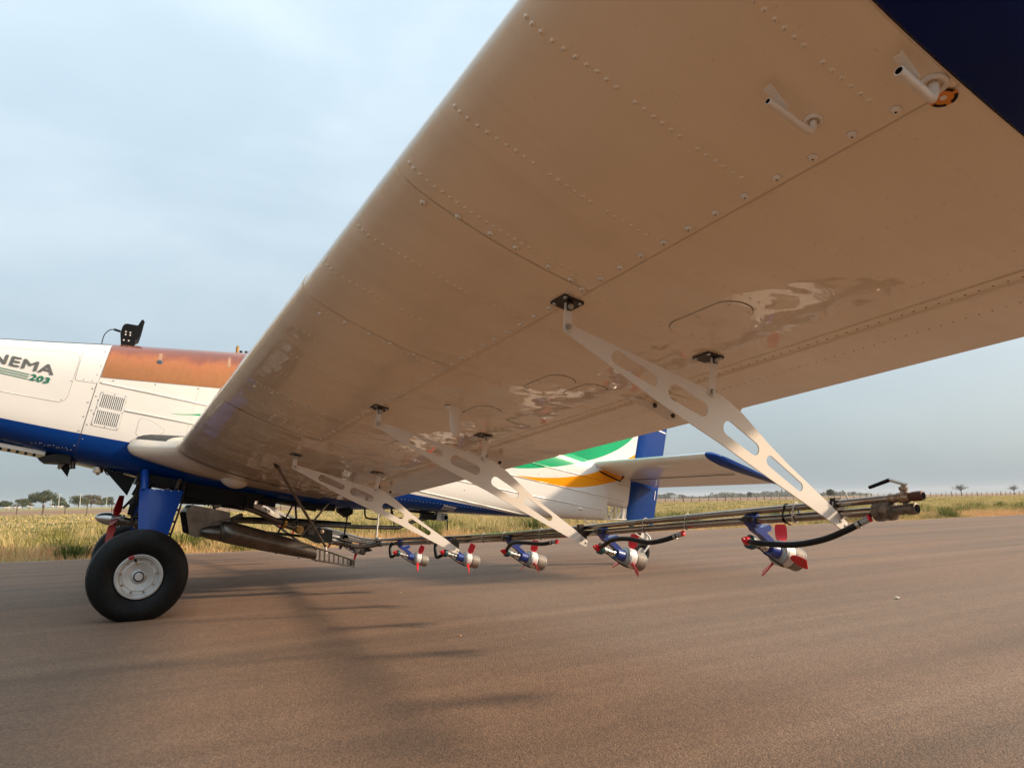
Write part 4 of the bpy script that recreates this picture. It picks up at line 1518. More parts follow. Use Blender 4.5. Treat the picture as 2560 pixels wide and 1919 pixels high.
def zlow(y):
    return float(np.interp(-abs(y), [p[0] for p in LOWP][::-1], [p[1] for p in LOWP][::-1]))


def zup(y):
    return float(np.interp(-abs(y), [p[0] for p in UPPP][::-1], [p[1] for p in UPPP][::-1]))


for sg in (1, -1):
    G().tube([(XB, sg * y, z) for y, z in LOWP], 0.0162, 16).obj('boom_pipe', M_STEEL, PLANE, 50)
    G().tube([(XB - 0.006, sg * y, z) for y, z in UPPP], 0.0132, 16).obj('boom_pipe', M_STEEL, PLANE, 50)
# cable ties
def tie(y, m, tail=True, r=0.0024):
    zu, zl = zup(y), zlow(y)
    pts = []
    for i in range(9):
        a = math.pi * i / 8
        pts.append((XB - 0.006 + 0.0165 * math.cos(a), y, zu + 0.0165 * math.sin(a)))
    for i in range(9):
        a = math.pi + math.pi * i / 8
        pts.append((XB + 0.0195 * math.cos(a), y + 0.012, zl + 0.0195 * math.sin(a)))
    g = G().tube(pts, r, 6, closed=True)
    if tail:
        g.tube([(XB - 0.02, y + 0.012, zl - 0.012), (XB - 0.02, y - 0.025, zl - 0.026)], r, 6)
    g.obj('cable_tie', m, PLANE, 60)


M_CLEAR = mat('white_nylon_tie', (0.62, 0.59, 0.53), 0.45)
tie(-5.03, M_BLACK); tie(-5.075, M_CLEAR, False, 0.0042)
for y in (-2.79, -4.49, -4.20, -3.25, -2.5, -1.55):
    tie(y, M_CLEAR, False, 0.0022)
tie(-5.245, M_CLEAR, False, 0.002)
G().tube([(XB - 0.006, -5.295, zup(5.295) + 0.012), (XB - 0.012, -5.292, zup(5.295) + 0.033)], 0.0028, 6).obj('cable_tie_end', M_CLEAR, PLANE)

# valves at the boom tip
yu = -5.45; zu = 0.765
dv = Vector((0, -0.996, 0.078)); 
g = G()
o_ = Vector((XB - 0.006, yu, zu))
g.lathe(o_, dv, [(0, 0.0158), (0.004, 0.0165), (0.016, 0.0165), (0.018, 0.0145), (0.03, 0.0140), (0.034, 0.0175), (0.052, 0.0185), (0.066, 0.016), (0.07, 0.0155)], 14)
g.lathe(o_ + dv * 0.05, (0, 0, 1), [(0, 0.011), (0.022, 0.011), (0.024, 0.014), (0.034, 0.014), (0.036, 0.006), (0.044, 0.006)], 10)
VAL = g.obj('ball_valve', M_BRASS, PLANE, 40)
G().lathe(o_ + dv * 0.068, dv, [(0, 0.013), (0.012, 0.0155), (0.034, 0.016), (0.045, 0.0145), (0.047, 0.011)], 14).obj('nozzle', M_RUST, VAL, 40)
G().lathe(o_ + dv * 0.1152, dv, [(0, 0.0108), (0.0012, 0.0104)], 14).obj('nozzle_bore', M_HOLE, VAL)
hp = o_ + dv * 0.05 + Vector((0, 0, 0.040))
g = G()
lv = [hp + dv * 0.012, hp + Vector((0, 0, 0.004)), hp - dv * 0.035 + Vector((0, 0, 0.018)), hp - dv * 0.045 + Vector((0, 0, 0.022))]
for i in range(len(lv) - 1):
    a, b = lv[i], lv[i + 1]
    g.tube([a, b], 0.0055, 6)
g.obj('lever_root', M_BOLT, VAL, 40)
G().tube([hp - dv * 0.043 + Vector((0, 0, 0.022)), hp - dv * 0.12 + Vector((0, 0, 0.004))], [0.0068, 0.0060], 8).obj('lever', M_BLACK, VAL, 60)

yl = -5.385; o_ = Vector((XB, yl, zlow(yl)))
g = G()
g.lathe(o_, dv, [(-0.004, 0.017), (0.004, 0.026), (0.01, 0.033), (0.03, 0.034), (0.034, 0.030), (0.05, 0.030), (0.054, 0.033), (0.072, 0.032), (0.080, 0.018), (0.086, 0.015)], 18)
FIT = g.obj('end_coupling', M_CASTING, PLANE, 40)
for q in range(6):
    a = 2 * math.pi * q / 6
    off = Vector((math.cos(a), 0, math.sin(a))) * 0.031
    G().box(o_ + dv * 0.042 + off, (0.008, 0.05, 0.008)).obj('coupling_lug', M_CASTING, FIT, 0)
g = G()
g.lathe(o_ + dv * 0.084, dv, [(0, 0.013), (0.004, 0.0165), (0.02, 0.0165), (0.024, 0.0145), (0.032, 0.0145), (0.035, 0.018), (0.066, 0.0185), (0.068, 0.0145)], 14)
g.lathe(o_ + dv * 0.115, (0, 0, 1), [(0.0, 0.009), (0.02, 0.009), (0.024, 0.013), (0.032, 0.012)], 10)
g.obj('drain_cock', M_CASTING, FIT, 40)
G().lathe(o_ + dv * 0.1522, dv, [(0, 0.0142), (0.0012, 0.0139)], 14).obj('cock_bore', M_HOLE, FIT)
G().tube([o_ + dv * 0.115 + Vector((0.014, 0.012, 0.026)), o_ + dv * 0.115 + Vector((0.0, 0.0, 0.034)), o_ + dv * 0.115 + Vector((-0.016, -0.016, 0.027))], 0.004, 6).obj('cock_handle', M_CASTING, FIT)

# ------------------------------------------------------------------ rotary atomizers
AX = Vector((math.cos(R(17)), 0, -math.sin(R(17))))
AO = Vector((0.10, 0, -0.122))


def blade_mesh():
    g = G()
    V, F = [], []
    up = Vector((0, 0, 1)) - AX * Vector((0, 0, 1)).dot(AX); up.normalize()
    sd_ = AX.cross(up)
    secs = [(0.045, 0.010, 62, 0.010), (0.056, 0.012, 58, 0.006), (0.066, 0.022, 50, 0.003), (0.082, 0.024, 44, 0.0025), (0.11, 0.024, 40, 0.002), (0.128, 0.020, 38, 0.0015)]
    for r_, w, tw, th in secs:
        c = sd_ * math.cos(R(tw)) + AX * math.sin(R(tw)); n_ = c.cross(up)
        for sx_, sn in ((-1, -1), (1, -1), (1, 1), (-1, 1)):
            V.append(up * r_ + c * w * sx_ + n_ * th * sn)
    for i in range(len(secs) - 1):
        for j in range(4):
            F.append((i * 4 + j, i * 4 + (j + 1) % 4, i * 4 + 4 + (j + 1) % 4, i * 4 + 4 + j))
    F.append((0, 1, 2, 3)); F.append(tuple(len(V) - 4 + j for j in range(4)))
    return g.add(V, F).mesh('blade', M_RED, 30)


def build_atomizer():
    a = empty('spray_atomizer', (0, 0, 0), PLANE)
    g = G().lathe((0, -0.028, 0), (0, 1, 0), [(0, 0.0235), (0.003, 0.0265), (0.053, 0.0265), (0.056, 0.0235)], 16)
    g.obj('clamp', M_ATOM, a, 40)
    g = G().box((-0.028, 0, 0.006), (0.034, 0.03, 0.02))
    g.tube([(-0.036, -0.035, 0.004), (-0.036, 0.032, 0.004)], 0.006, 8)
    g.obj('clamp_bolt', M_STEELDK, a, 40)
    arm = [(-0.022, -0.016), (0.010, -0.024), (0.03, -0.03), (0.078, -0.018), (0.090, -0.026), (0.086, -0.042), (0.060, -0.050), (0.092, -0.075), (0.118, -0.100), (0.126, -0.138), (0.088, -0.130), (0.076, -0.098), (0.036, -0.064), (-0.006, -0.040)]
    G().prism([arm], lambda u, v, w: Vector((u, w, v)), 0.032).obj('arm', M_ATOM, a, 30)
    P = lambda t: AO + AX * t
    G().lathe(P(0), AX, [(-0.176, 0.003), (-0.174, 0.0065), (-0.164, 0.0075), (-0.162, 0.013), (-0.152, 0.017), (-0.136, 0.0185)], 16).obj('nose_cap', M_RED, a, 40)
    G().lathe(P(0), AX, [(-0.140, 0.023), (-0.136, 0.0285), (-0.116, 0.0285), (-0.112, 0.024)], 16).obj('collar', M_TEAL, a, 40)
    G().lathe(P(0), AX, [(-0.114, 0.018), (-0.09, 0.018), (-0.088, 0.013), (-0.078, 0.013)], 14).obj('valve_body', M_GREYAL, a, 40)
    g = G().lathe(P(0), AX, [(-0.080, 0.016), (-0.062, 0.016), (-0.060, 0.011), (-0.05, 0.011), (-0.048, 0.017), (-0.036, 0.017), (-0.034, 0.013), (-0.02, 0.013)], 14)
    g.obj('spindle', M_CHROME, a, 40)
    G().lathe(P(0), AX, [(-0.026, 0.020), (-0.024, 0.029), (0.024, 0.031), (0.026, 0.028)], 20).obj('hub', M_ATOM, a, 40)
    G().lathe(P(0), AX, [(0.024, 0.034), (0.030, 0.038), (0.034, 0.049), (0.046, 0.051)], 24).obj('flange', M_GREYAL, a, 40)
    G().lathe(P(0), AX, [(0.046, 0.0515), (0.084, 0.0525), (0.086, 0.050)], 24).obj('fan_hub', M_HUBWHITE, a, 40)
    G().lathe(P(0), AX, [(0.086, 0.0515), (0.090, 0.0515)], 24).obj('band', M_BLACK, a, 40)
    G().lathe(P(0), AX, [(0.090, 0.0495), (0.148, 0.0485), (0.158, 0.0455), (0.163, 0.038), (0.164, 0.012)], 28).obj('gauze_cage', M_CAGE, a, 40)
    g = G().tube([P(0.150) + (Vector((0, 1, 0)) * math.cos(t) + AX.cross(Vector((0, 1, 0))) * math.sin(t)) * 0.0485 for t in [2 * math.pi * i / 28 for i in range(28)]], 0.0022, 6, closed=True)
    g.obj('cage_ring', M_GREYAL, a, 60)
    up = AX.cross(Vector((0, 1, 0)))
    G().tube(smooth_path([P(-0.10) + Vector((0, -0.015, -0.014)), P(-0.05) + Vector((0, -0.02, -0.034)), P(0.02) + Vector((0, -0.02, -0.052)), P(0.05) + Vector((0, -0.012, -0.052))]), 0.0034, 6).obj('brake_wire', M_BLACK, a, 60)
    return a


BM = blade_mesh()


def add_blades(a, ph, lean=0.0):
    for k in range(3):
        o = link('blade', BM, a, AO + AX * 0.066)
        o.rotation_mode = 'QUATERNION'
        from mathutils import Quaternion
        o.rotation_quaternion = Quaternion(AX, R(ph + 120 * k))


ATY = [-4.855, -3.849, -2.846, -1.885, -0.875]
A5 = build_atomizer()
ats = [A5] + [copy_tree(A5, PLANE) for _ in range(9)]
phs = [-14, 8, -2, 18, 22, 40, 75, 10, 95, 55]
for i, a in enumerate(ats):
    y = ATY[i % 5] * (1 if i < 5 else -1)
    a.location = (XB, y, zlow(y))
    add_blades(a, phs[i])

# supply hoses
def hose(pts, r=0.0115, ends=True):
    P = smooth_path(pts, 8)
    o = G().tube(P, r, 12).obj('supply_hose', M_HOSE, PLANE, 60)
    if ends:
        for a, b in ((P[0], P[2]), (P[-1], P[-3])):
            d = (b - a).normalized()
            G().lathe(a + d * 0.006, d, [(0, r + 0.002), (0.012, r + 0.002)], 12).obj('hose_clip', M_BOLT, o, 40)
    return o


for i, sgn in ((0, 1), (1, 1), (2, 1), (0, -1), (1, -1), (2, -1)):
    y = ATY[i] * sgn; z0 = zlow(y)
    o = lambda dy, x, dz: (x, y - sgn * dy, z0 + dz)
    if i == 0:
        pts = [o(0.0, 2.02, -0.082), o(0.05, 1.995, -0.083), o(0.12, 1.99, -0.085), o(0.24, 1.995, -0.083), o(0.36, 2.0, -0.060), o(0.45, 2.01, -0.025), o(0.495, 2.025, 0.0)]
    elif i == 1:
        pts = [o(0.0, 2.03, -0.075), o(0.07, 2.0, -0.063), o(0.16, 1.99, -0.032), o(0.28, 1.99, -0.022), o(0.42, 1.995, -0.034), o(0.53, 2.0, -0.018), o(0.60, 2.015, 0.004)]
    else:
        pts = [o(0.0, 2.03, -0.075), o(0.07, 2.0, -0.05), o(0.16, 1.99, -0.018), o(0.32, 1.99, -0.010), o(0.48, 1.995, -0.010), o(0.58, 2.01, 0.004)]
    hose(pts)
    p = Vector(pts[-1])
    dd = (p - Vector(pts[-2])).normalized()
    g = G().lathe(p, dd, [(-0.006, 0.011), (0.03, 0.012), (0.034, 0.010)], 12)
    cf = g.obj('check_valve', M_GREYAL, PLANE, 40)
    G().lathe(p + dd * 0.03, dd, [(0, 0.0128), (0.008, 0.0128), (0.010, 0.009)], 12).obj('valve_cap', M_RED, cf, 40)
for i, sgn in ((3, 1), (4, 1), (3, -1), (4, -1)):
    y = ATY[i] * sgn; z0 = zlow(y)
    hose([(2.035, y + sgn * 0.155, z0 - 0.005), (2.015, y + sgn * 0.15, z0 - 0.035), (2.005, y + sgn * 0.125, z0 - 0.085), (2.0, y + sgn * 0.085, z0 - 0.118), (2.015, y + sgn * 0.03, z0 - 0.102), (2.03, y, z0 - 0.09)], 0.013, False)
    G().lathe((2.04, y + sgn * 0.155, z0), (-0.4, 0, -1), [(0, 0.008), (0.016, 0.009), (0.018, 0.013), (0.028, 0.013)], 10).obj('hose_union', M_GREYAL, PLANE, 40)

# ------------------------------------------------------------------ landing gear
def build_gear():
    leg = G()
    V, F = [], []
    def sec(c, L, w, front):
        # bevelled front facet then slab sides; points in x,y around centre line y
        x0, y0, z0 = c
        return [(x0, y0, z0), (x0 + front, y0 - w / 2, z0 + 0.0), (x0 + L, y0 - w / 2 * 0.8, z0 - 0.05 * L), (x0 + L, y0 + w / 2 * 0.8, z0 - 0.05 * L), (x0 + front, y0 + w / 2, z0)]
    S = [sec((-0.012, -0.58, 0.918), 0.310, 0.13, 0.062), sec((-0.014, -0.66, 0.84), 0.29, 0.125, 0.066), sec((-0.016, -0.74, 0.76), 0.262, 0.12, 0.070), sec((-0.014, -0.86, 0.62), 0.215, 0.11, 0.072), sec((-0.02, -0.96, 0.46), 0.16, 0.10, 0.06), sec((-0.035, -1.0, 0.33), 0.10, 0.09, 0.05)]
    for q in S: V += q
    for i in range(len(S) - 1):
        for j in range(5):
            F.append((i * 5 + j, i * 5 + (j + 1) % 5, i * 5 + 5 + (j + 1) % 5, i * 5 + 5 + j))
    F.append((0, 1, 2, 3, 4)); F.append(tuple(25 + j for j in range(5)))
    leg.add(V, F)
    L = leg.obj('landing_gear_leg', M_BLUE, PLANE, 25)
    G().tube([(0.022, -0.60, 0.90), (0.024, -0.53, 0.97), (0.024, -0.44, 1.06)], 0.030, 12).obj('leg_trunnion', M_BLUE, L, 60)
    G().tube([(0.25, -0.58, 0.91), (0.28, -0.48, 0.99)], 0.018, 10).obj('drag_link', M_DARKMET, L, 60)
    G().tube(smooth_path([(0.33, -0.50, 0.98), (0.315, -0.60, 0.93), (0.272, -0.76, 0.77), (0.212, -0.9, 0.585), (0.16, -1.0, 0.42)]), 0.007, 8).obj('brake_line', M_BLACK, L, 60)
    for k in range(5):
        a = Vector((0.33, -0.50, 0.98)).lerp(Vector((0.19, -0.92, 0.54)), 0.12 + 0.2 * k)
        G().box(a + Vector((0, -0.006, 0)), (0.022, 0.012, 0.016)).obj('line_clip', M_STEELDK, L, 0)
    for x, y, z in [(0.09, -0.585, 0.906), (0.15, -0.585, 0.903), (0.21, -0.585, 0.900), (0.265, -0.585, 0.898)]:
        G().lathe((x, y - 0.062, z), (0, -1, 0.6), [(0, 0.006), (0.004, 0.005), (0.005, 0.002)], 8).obj('bolt', M_BOLT, L)
    return L


GEAR = build_gear()
c = copy_tree(GEAR, PLANE); c.scale = (1, -1, 1)


def build_wheel():
    wc = Vector((0.0, -1.10, 0.297))
    w = empty('main_wheel', (0, 0, 0), PLANE)
    prof = [(-0.070, 0.150), (-0.092, 0.165), (-0.108, 0.195), (-0.116, 0.228), (-0.113, 0.262), (-0.100, 0.292), (-0.082, 0.310), (-0.0805, 0.3075), (-0.074, 0.3075), (-0.0725, 0.3135), (-0.050, 0.3205), (-0.046, 0.318), (-0.040, 0.318), (-0.036, 0.3225), (-0.012, 0.3248), (-0.009, 0.321), (-0.003, 0.321), (0.0, 0.325)]
    prof = prof + [(-t, r) for t, r in reversed(prof[:-1])]
    g = G().lathe(wc, (0, 1, 0), prof, 96, cap=False)
    # weight on the tyre: flat at the ground and bulging sidewalls
    V = []
    for x, y, z in g.v:
        if z < 0.10:
            k = (0.10 - z) / 0.13
            y2 = wc.y + (y - wc.y) * (1 + 0.10 * max(0, k))
            V.append((x, y2, max(z, 0.001 + max(0, z) * 0.2)))
        else:
            V.append((x, y, z))
    g.v = V
    g.obj('tyre', M_RUBBER, w, 40)
    g = G()
    g.lathe(wc, (0, -1, 0), [(0.040, 0.150), (0.088, 0.1545), (0.093, 0.1515), (0.094, 0.1445), (0.089, 0.1415), (0.087, 0.137), (0.090, 0.133), (0.088, 0.129), (0.076, 0.126), (0.070, 0.120), (0.068, 0.105), (0.071, 0.098), (0.067, 0.080), (0.062, 0.052), (0.070, 0.046), (0.080, 0.042), (0.082, 0.036), (0.082, 0.002)], 64, cap=False)
    g.obj('rim', M_ALU, w, 30)
    G().lathe(wc, (0, -1, 0), [(0.080, 0.036), (0.087, 0.035), (0.088, 0.028), (0.084, 0.027)], 32, cap=False).obj('hub_seal', M_BLACK, w, 40)
    G().lathe(wc, (0, -1, 0), [(0.083, 0.028), (0.096, 0.0265), (0.099, 0.023), (0.099, 0.001)], 32, cap=False).obj('hub_cap', M_ALU, w, 35)
    for k in range(9):
        a = R(8 + 40 * k)
        p = wc + Vector((0.113 * math.cos(a), -0.068, 0.113 * math.sin(a)))
        G().lathe(p, (0, -1, 0), [(0, 0.0082), (0.004, 0.0080), (0.0042, 0.005), (0.010, 0.0045)], 8).obj('rim_bolt', M_BRASS, w, 30)
    # red slippage mark and valve
    a0 = R(112)
    g = G()
    V = []
    for j in range(6):
        a = a0 + R(-7.5 + 3.0 * j)
        for t, r_ in [(0.0925, 0.1565), (0.0955, 0.1455), (0.0915, 0.139), (0.0915, 0.1325), (0.0795, 0.1265)]:
            V.append(wc + Vector((r_ * math.cos(a), -t, r_ * math.sin(a))))
    g.add(V, [(i * 5 + j, i * 5 + j + 1, i * 5 + 6 + j, i * 5 + 5 + j) for i in range(5) for j in range(4)])
    g.obj('slippage_mark', M_REDDK, w, 40)
    a = R(104)
    p = wc + Vector((0.122 * math.cos(a), -0.074, 0.122 * math.sin(a)))
    q = wc + Vector((0.098 * math.cos(a - 0.05), -0.092, 0.098 * math.sin(a - 0.05)))
    G().tube([p, q], [0.0085, 0.005], 10).obj('valve_stem', M_BLACK, w)
    G().tube([q, q + (q - p).normalized() * 0.012], 0.0055, 10).obj('valve_cap', M_YELFIT, w)
    # moulded lettering on the sidewall
    for word, ac, rr in (('GOODYEAR', 52, 0.232), ('FLIGHT', 228, 0.232)):
        for i, ch in enumerate(word):
            a = R(ac - (i - (len(word) - 1) / 2) * 9.5)
            V_, F_ = text_mesh(ch, 0.01)
            V_[:, 0] -= (V_[:, 0].min() + V_[:, 0].max()) / 2
            P_ = []
            er, et = Vector((math.cos(a), 0, math.sin(a))), Vector((math.sin(a), 0, -math.cos(a)))
            for x, y, z in V_:
                r_ = rr + (y - 0.35) * 0.042
                t_ = np.interp(r_, [0.15, 0.165, 0.195, 0.228, 0.262, 0.292], [0.07, 0.092, 0.108, 0.116, 0.113, 0.100]) + 0.0009
                P_.append(wc + er * r_ + et * x * 0.042 - Vector((0, t_, 0)))
            G().add(P_, F_).obj('sidewall_letter', M_HOSE, w, 0)
    return w


WHEEL = build_wheel()
c = copy_tree(WHEEL, PLANE); c.scale = (1, -1, 1)
for sg in (-1, 1):
    G().tube([(0, sg * 0.97, 0.297), (0, sg * 1.06, 0.297)], 0.05, 16).obj('axle', M_DARKMET, PLANE)

# tail wheel
TW = empty('tail_wheel', (0, 0, 0), PLANE)
tc = Vector((5.49, 0, 0.133))
g = G().lathe(tc, (0, 1, 0), [(-0.03, 0.055), (-0.042, 0.075), (-0.046, 0.10), (-0.038, 0.122), (-0.018, 0.131), (0.018, 0.131), (0.038, 0.122), (0.046, 0.10), (0.042, 0.075), (0.03, 0.055)], 40, cap=False)
g.v = [(x, y, max(z, 0.001)) for x, y, z in g.v]
g.obj('tyre', M_RUBBER, TW, 40)
for sg in (-1, 1):
    G().lathe(tc, (0, sg, 0), [(0.02, 0.058), (0.031, 0.055), (0.03, 0.03), (0.036, 0.025), (0.038, 0.004)], 20, cap=False).obj('rim', M_ALU, TW, 40)
    G().tube(smooth_path([(5.50, sg * 0.062, 0.135), (5.56, sg * 0.062, 0.19), (5.605, sg * 0.06, 0.245), (5.61, sg * 0.055, 0.30), (5.58, sg * 0.03, 0.35), (5.52, 0, 0.385)]), 0.0125, 10).obj('fork_tube', M_WHITE, TW, 60)
G().prism([[(5.44, 0.40), (5.60, 0.33), (5.615, 0.28), (5.59, 0.27), (5.50, 0.31), (5.40, 0.37)]], lambda u, v, w: Vector((u, w, v)), 0.05).obj('caster_head', M_WHITE, TW, 20)
G().tube([(5.30, 0, 0.55), (5.42, 0, 0.40), (5.50, 0, 0.35)], 0.035, 10).obj('tail_spring', M_STEELDK, PLANE)

# ------------------------------------------------------------------ wind driven pump
PU = empty('spray_pump', (0, 0, 0), PLANE)
pa = Vector((CPH, 0, -SPH)); pc = Vector((-0.19, -0.03, 0.683))
G().lathe(pc, -pa, [(0.0, 0.052), (0.02, 0.052), (0.05, 0.048), (0.08, 0.039), (0.10, 0.028), (0.116, 0.013), (0.120, 0.002)], 24).obj('pump_spinner', M_SPINNER, PU, 40)
G().lathe(pc, pa, [(0, 0.04), (0.012, 0.04), (0.03, 0.036), (0.05, 0.036)], 20).obj('fan_boss', M_GREYAL, PU, 40)
pu_ = Vector((SPH, 0, CPH)); ps_ = Vector((0, 1, 0))
for k, ang in enumerate((-8, 172, 82, 262)):
    g = G()
    d = pu_ * math.cos(R(ang)) + ps_ * math.sin(R(ang)); t = pu_ * -math.sin(R(ang)) + ps_ * math.cos(R(ang))
    V = []
    for r_, w, tw, th in [(0.03, 0.016, 66, 0.012), (0.06, 0.026, 60, 0.008), (0.075, 0.038, 54, 0.004), (0.13, 0.036, 46, 0.003), (0.205, 0.028, 40, 0.002)]:
        c_ = t * math.cos(R(tw)) + pa * math.sin(R(tw)); n_ = c_.cross(d)
        for sx_, sn in ((-1, -1), (1, -1), (1, 1), (-1, 1)):
            V.append(pc + pa * 0.028 + d * r_ + c_ * w * sx_ + n_ * th * sn)
    F = [(i * 4 + j, i * 4 + (j + 1) % 4, i * 4 + 4 + (j + 1) % 4, i * 4 + 4 + j) for i in range(4) for j in range(4)] + [(0, 1, 2, 3), (16, 17, 18, 19)]
    g.add(V, F).obj('fan_blade', M_REDDK, PU, 30)
g = G().lathe(pc + pa * 0.05, pa, [(0, 0.050), (0.02, 0.052), (0.022, 0.040), (0.028, 0.040), (0.03, 0.054), (0.045, 0.054), (0.047, 0.035), (0.13, 0.032), (0.135, 0.048), (0.17, 0.050), (0.20, 0.04)], 20)
g.obj('pump_body', M_DARKMET, PU, 40)
G().tube(smooth_path([pc + pa * 0.20, pc + pa * 0.22 + pu_ * 0.10, pc + pa * 0.21 + pu_ * 0.22, pc + pa * 0.20 + pu_ * 0.36]), 0.028, 12).obj('pump_outlet', M_DARKMET, PU, 60)
for dy in (-0.05, 0.05):
    G().tube([pc + pa * 0.16 + Vector((0, dy, 0)), pc + pa * 0.12 + pu_ * 0.2 + Vector((0, dy, 0)), pc + pa * 0.14 + pu_ * 0.36 + Vector((0, dy, 0))], 0.012, 8).obj('pump_mount', M_STEELDK, PU, 60)
G().tube(smooth_path([pc + pa * 0.03 + Vector((0, -0.045, 0.01)), pc + pa * 0.08 + Vector((0, -0.05, 0.035)), pc + pa * 0.16 + Vector((0, -0.05, 0.05)), pc + pa * 0.22 + Vector((0, -0.04, 0.06))]), 0.004, 6).obj('brake_cable', M_BOLT, PU, 60)
for q, (dx_, dz_, sx_, sz_) in enumerate([(0.13, 0.10, 0.05, 0.09), (0.17, 0.20, 0.05, 0.12), (0.12, 0.27, 0.03, 0.10), (0.20, 0.06, 0.06, 0.06), (0.10, 0.17, 0.02, 0.16)]):
    G().box(pc + pa * dx_ + pu_ * dz_ + Vector((0, -0.07 + 0.02 * q, 0)), (sx_, 0.04, sz_), Matrix.Rotation(R(11 + 7 * q), 3, 'Y')).obj('pump_frame', M_BLACK, PU, 0)
for q in range(3):
    G().box(pc + pa * (0.11 + 0.035 * q) + pu_ * (0.16 + 0.05 * q) + Vector((0, -0.05, 0)), (0.03, 0.03, 0.045)).obj('pump_fitting', M_STEELDK, PU, 0)

# ------------------------------------------------------------------ spreader and plumbing under the belly
SPR = empty('spray_plumbing', (0, 0, 0), PLANE)


def plumb(name, g, m, smooth=40):
    return g.obj(name, m, SPR, smooth)


def ell(c, hx, hz, n=20, y=0.0):
    return [(c[0] + hx * math.cos(2 * math.pi * i / n), y, c[1] + hz * math.sin(2 * math.pi * i / n)) for i in range(n)]


# intake box
g = G()
lp = [(0.350, 0.735), (0.395, 0.79), (0.60, 0.745), (0.70, 0.72), (0.70, 0.575), (0.60, 0.585), (0.52, 0.555), (0.475, 0.522), (0.44, 0.520), (0.385, 0.548)]
g.prism([lp], lambda u, v, w: Vector((u, -0.12 + w, v)), 0.50)
plumb('intake_box', g, M_DARKMET, 20)
g = G()
V = [Vector((x, y, z)) for x, z in ((0.3475, 0.730), (0.383, 0.553)) for y in (-0.362, 0.12)]
dx = Vector((-0.006, 0, -0.002))
g.add([v + dx for v in V], [(0, 1, 3, 2)])
plumb('intake_mouth', g, M_HOLE, 0)
# curved side vane
g = G()
pts = smooth_path([(0.50, -0.372, 0.535), (0.53, -0.372, 0.60), (0.60, -0.374, 0.648), (0.70, -0.374, 0.665)])
g.tube(pts, 0.006, 6)
plumb('duct_flange', g, M_DARKMET, 60)
g = G().lathe((0.47, -0.40, 0.565), (1, 0, -0.1), [(0, 0.03), (0.05, 0.05), (0.16, 0.07), (0.20, 0.075)], 20)
plumb('duct_throat', g, M_DARKMET, 60)
# long outboard tube: stadium section swept aft, down and outboard, open slot at the end
def duct_sec(c, hz, hy, n=24, cut=0.0):
    return [Vector((c[0], c[1] + hy * math.cos(2 * math.pi * i / n), c[2] + hz * math.sin(2 * math.pi * i / n))) for i in range(n)]
g = G()
path = [(0.615, -0.43, 0.570, 0.062, 0.07), (0.64, -0.44, 0.560, 0.088, 0.095), (0.72, -0.45, 0.545, 0.094, 0.10), (0.95, -0.46, 0.480, 0.088, 0.10), (1.2, -0.47, 0.411, 0.074, 0.09), (1.40, -0.48, 0.352, 0.058, 0.08)]
V, F = [], []
n = 24
for x, y, z, hz, hy in path:
    V += duct_sec((x, y, z), hz, hy, n)
for i in range(len(path) - 1):
    for j in range(n):
        F.append((i * n + j, i * n + (j + 1) % n, i * n + n + (j + 1) % n, i * n + n + j))
F.append(tuple(range(n)))
g.add(V, F)
plumb('spreader_tube', g, M_DARKMET, 50)
g = G().tube([Vector((0.628, -0.435 + 0.082 * math.cos(t), 0.567 + 0.074 * math.sin(t))) for t in [2 * math.pi * i / 28 for i in range(28)]], 0.007, 6, closed=True)
plumb('tube_flange', g, M_DARKMET, 60)
# outlet cradle: open ladder box carrying on aft from the tube
CR = [(1.395, 0.402, 0.292), (1.50, 0.366, 0.271), (1.62, 0.320, 0.244), (1.745, 0.272, 0.218)]
for yy_ in (-0.555, -0.405):
    for q in (1, 2):
        G().tube([(c_[0], yy_, c_[q]) for c_ in CR], 0.006, 8).obj('cradle_rail', M_DARKMET, SPR, 60)
g = G()
V = []
for x, zt, zb in CR:
    V += [(x, -0.555, zb), (x, -0.405, zb), (x, -0.555, zb - 0.004), (x, -0.405, zb - 0.004)]
F = []
for i in range(3):
    F += [(4 * i, 4 * i + 1, 4 * i + 5, 4 * i + 4), (4 * i + 2, 4 * i + 6, 4 * i + 7, 4 * i + 3), (4 * i, 4 * i + 4, 4 * i + 6, 4 * i + 2), (4 * i + 1, 4 * i + 3, 4 * i + 7, 4 * i + 5)]
plumb('outlet_floor', G().add(V, F), M_DARKMET, 0)
for k in range(8):
    t = (k + 0.6) / 8
    x = 1.40 + 0.34 * t
    zt, zb = [float(np.interp(x, [c_[0] for c_ in CR], [c_[q] for c_ in CR])) for q in (1, 2)]
    for yy_ in (-0.555, -0.405):
        G().box((x, yy_, (zt + zb) / 2), (0.012, 0.004, zt - zb)).obj('cradle_bar', M_DARKMET, SPR, 0)
plumb('outlet_end', G().box((1.742, -0.48, 0.245), (0.004, 0.15, 0.05)), M_CASTING, 0)
plumb('tube_mouth', G().lathe((1.398, -0.48, 0.352), (1, 0, -0.3), [(0, 0.055), (0.002, 0.053)], 18), M_HOLE, 0)
for x, z in [(1.06, 0.372), (1.255, 0.322), (1.40, 0.290)]:
    G().lathe((x, -0.53, z), (0, -0.6, -1), [(0, 0.009), (0.006, 0.008), (0.008, 0.003)], 8).obj('bolt', M_STEELDK, SPR)

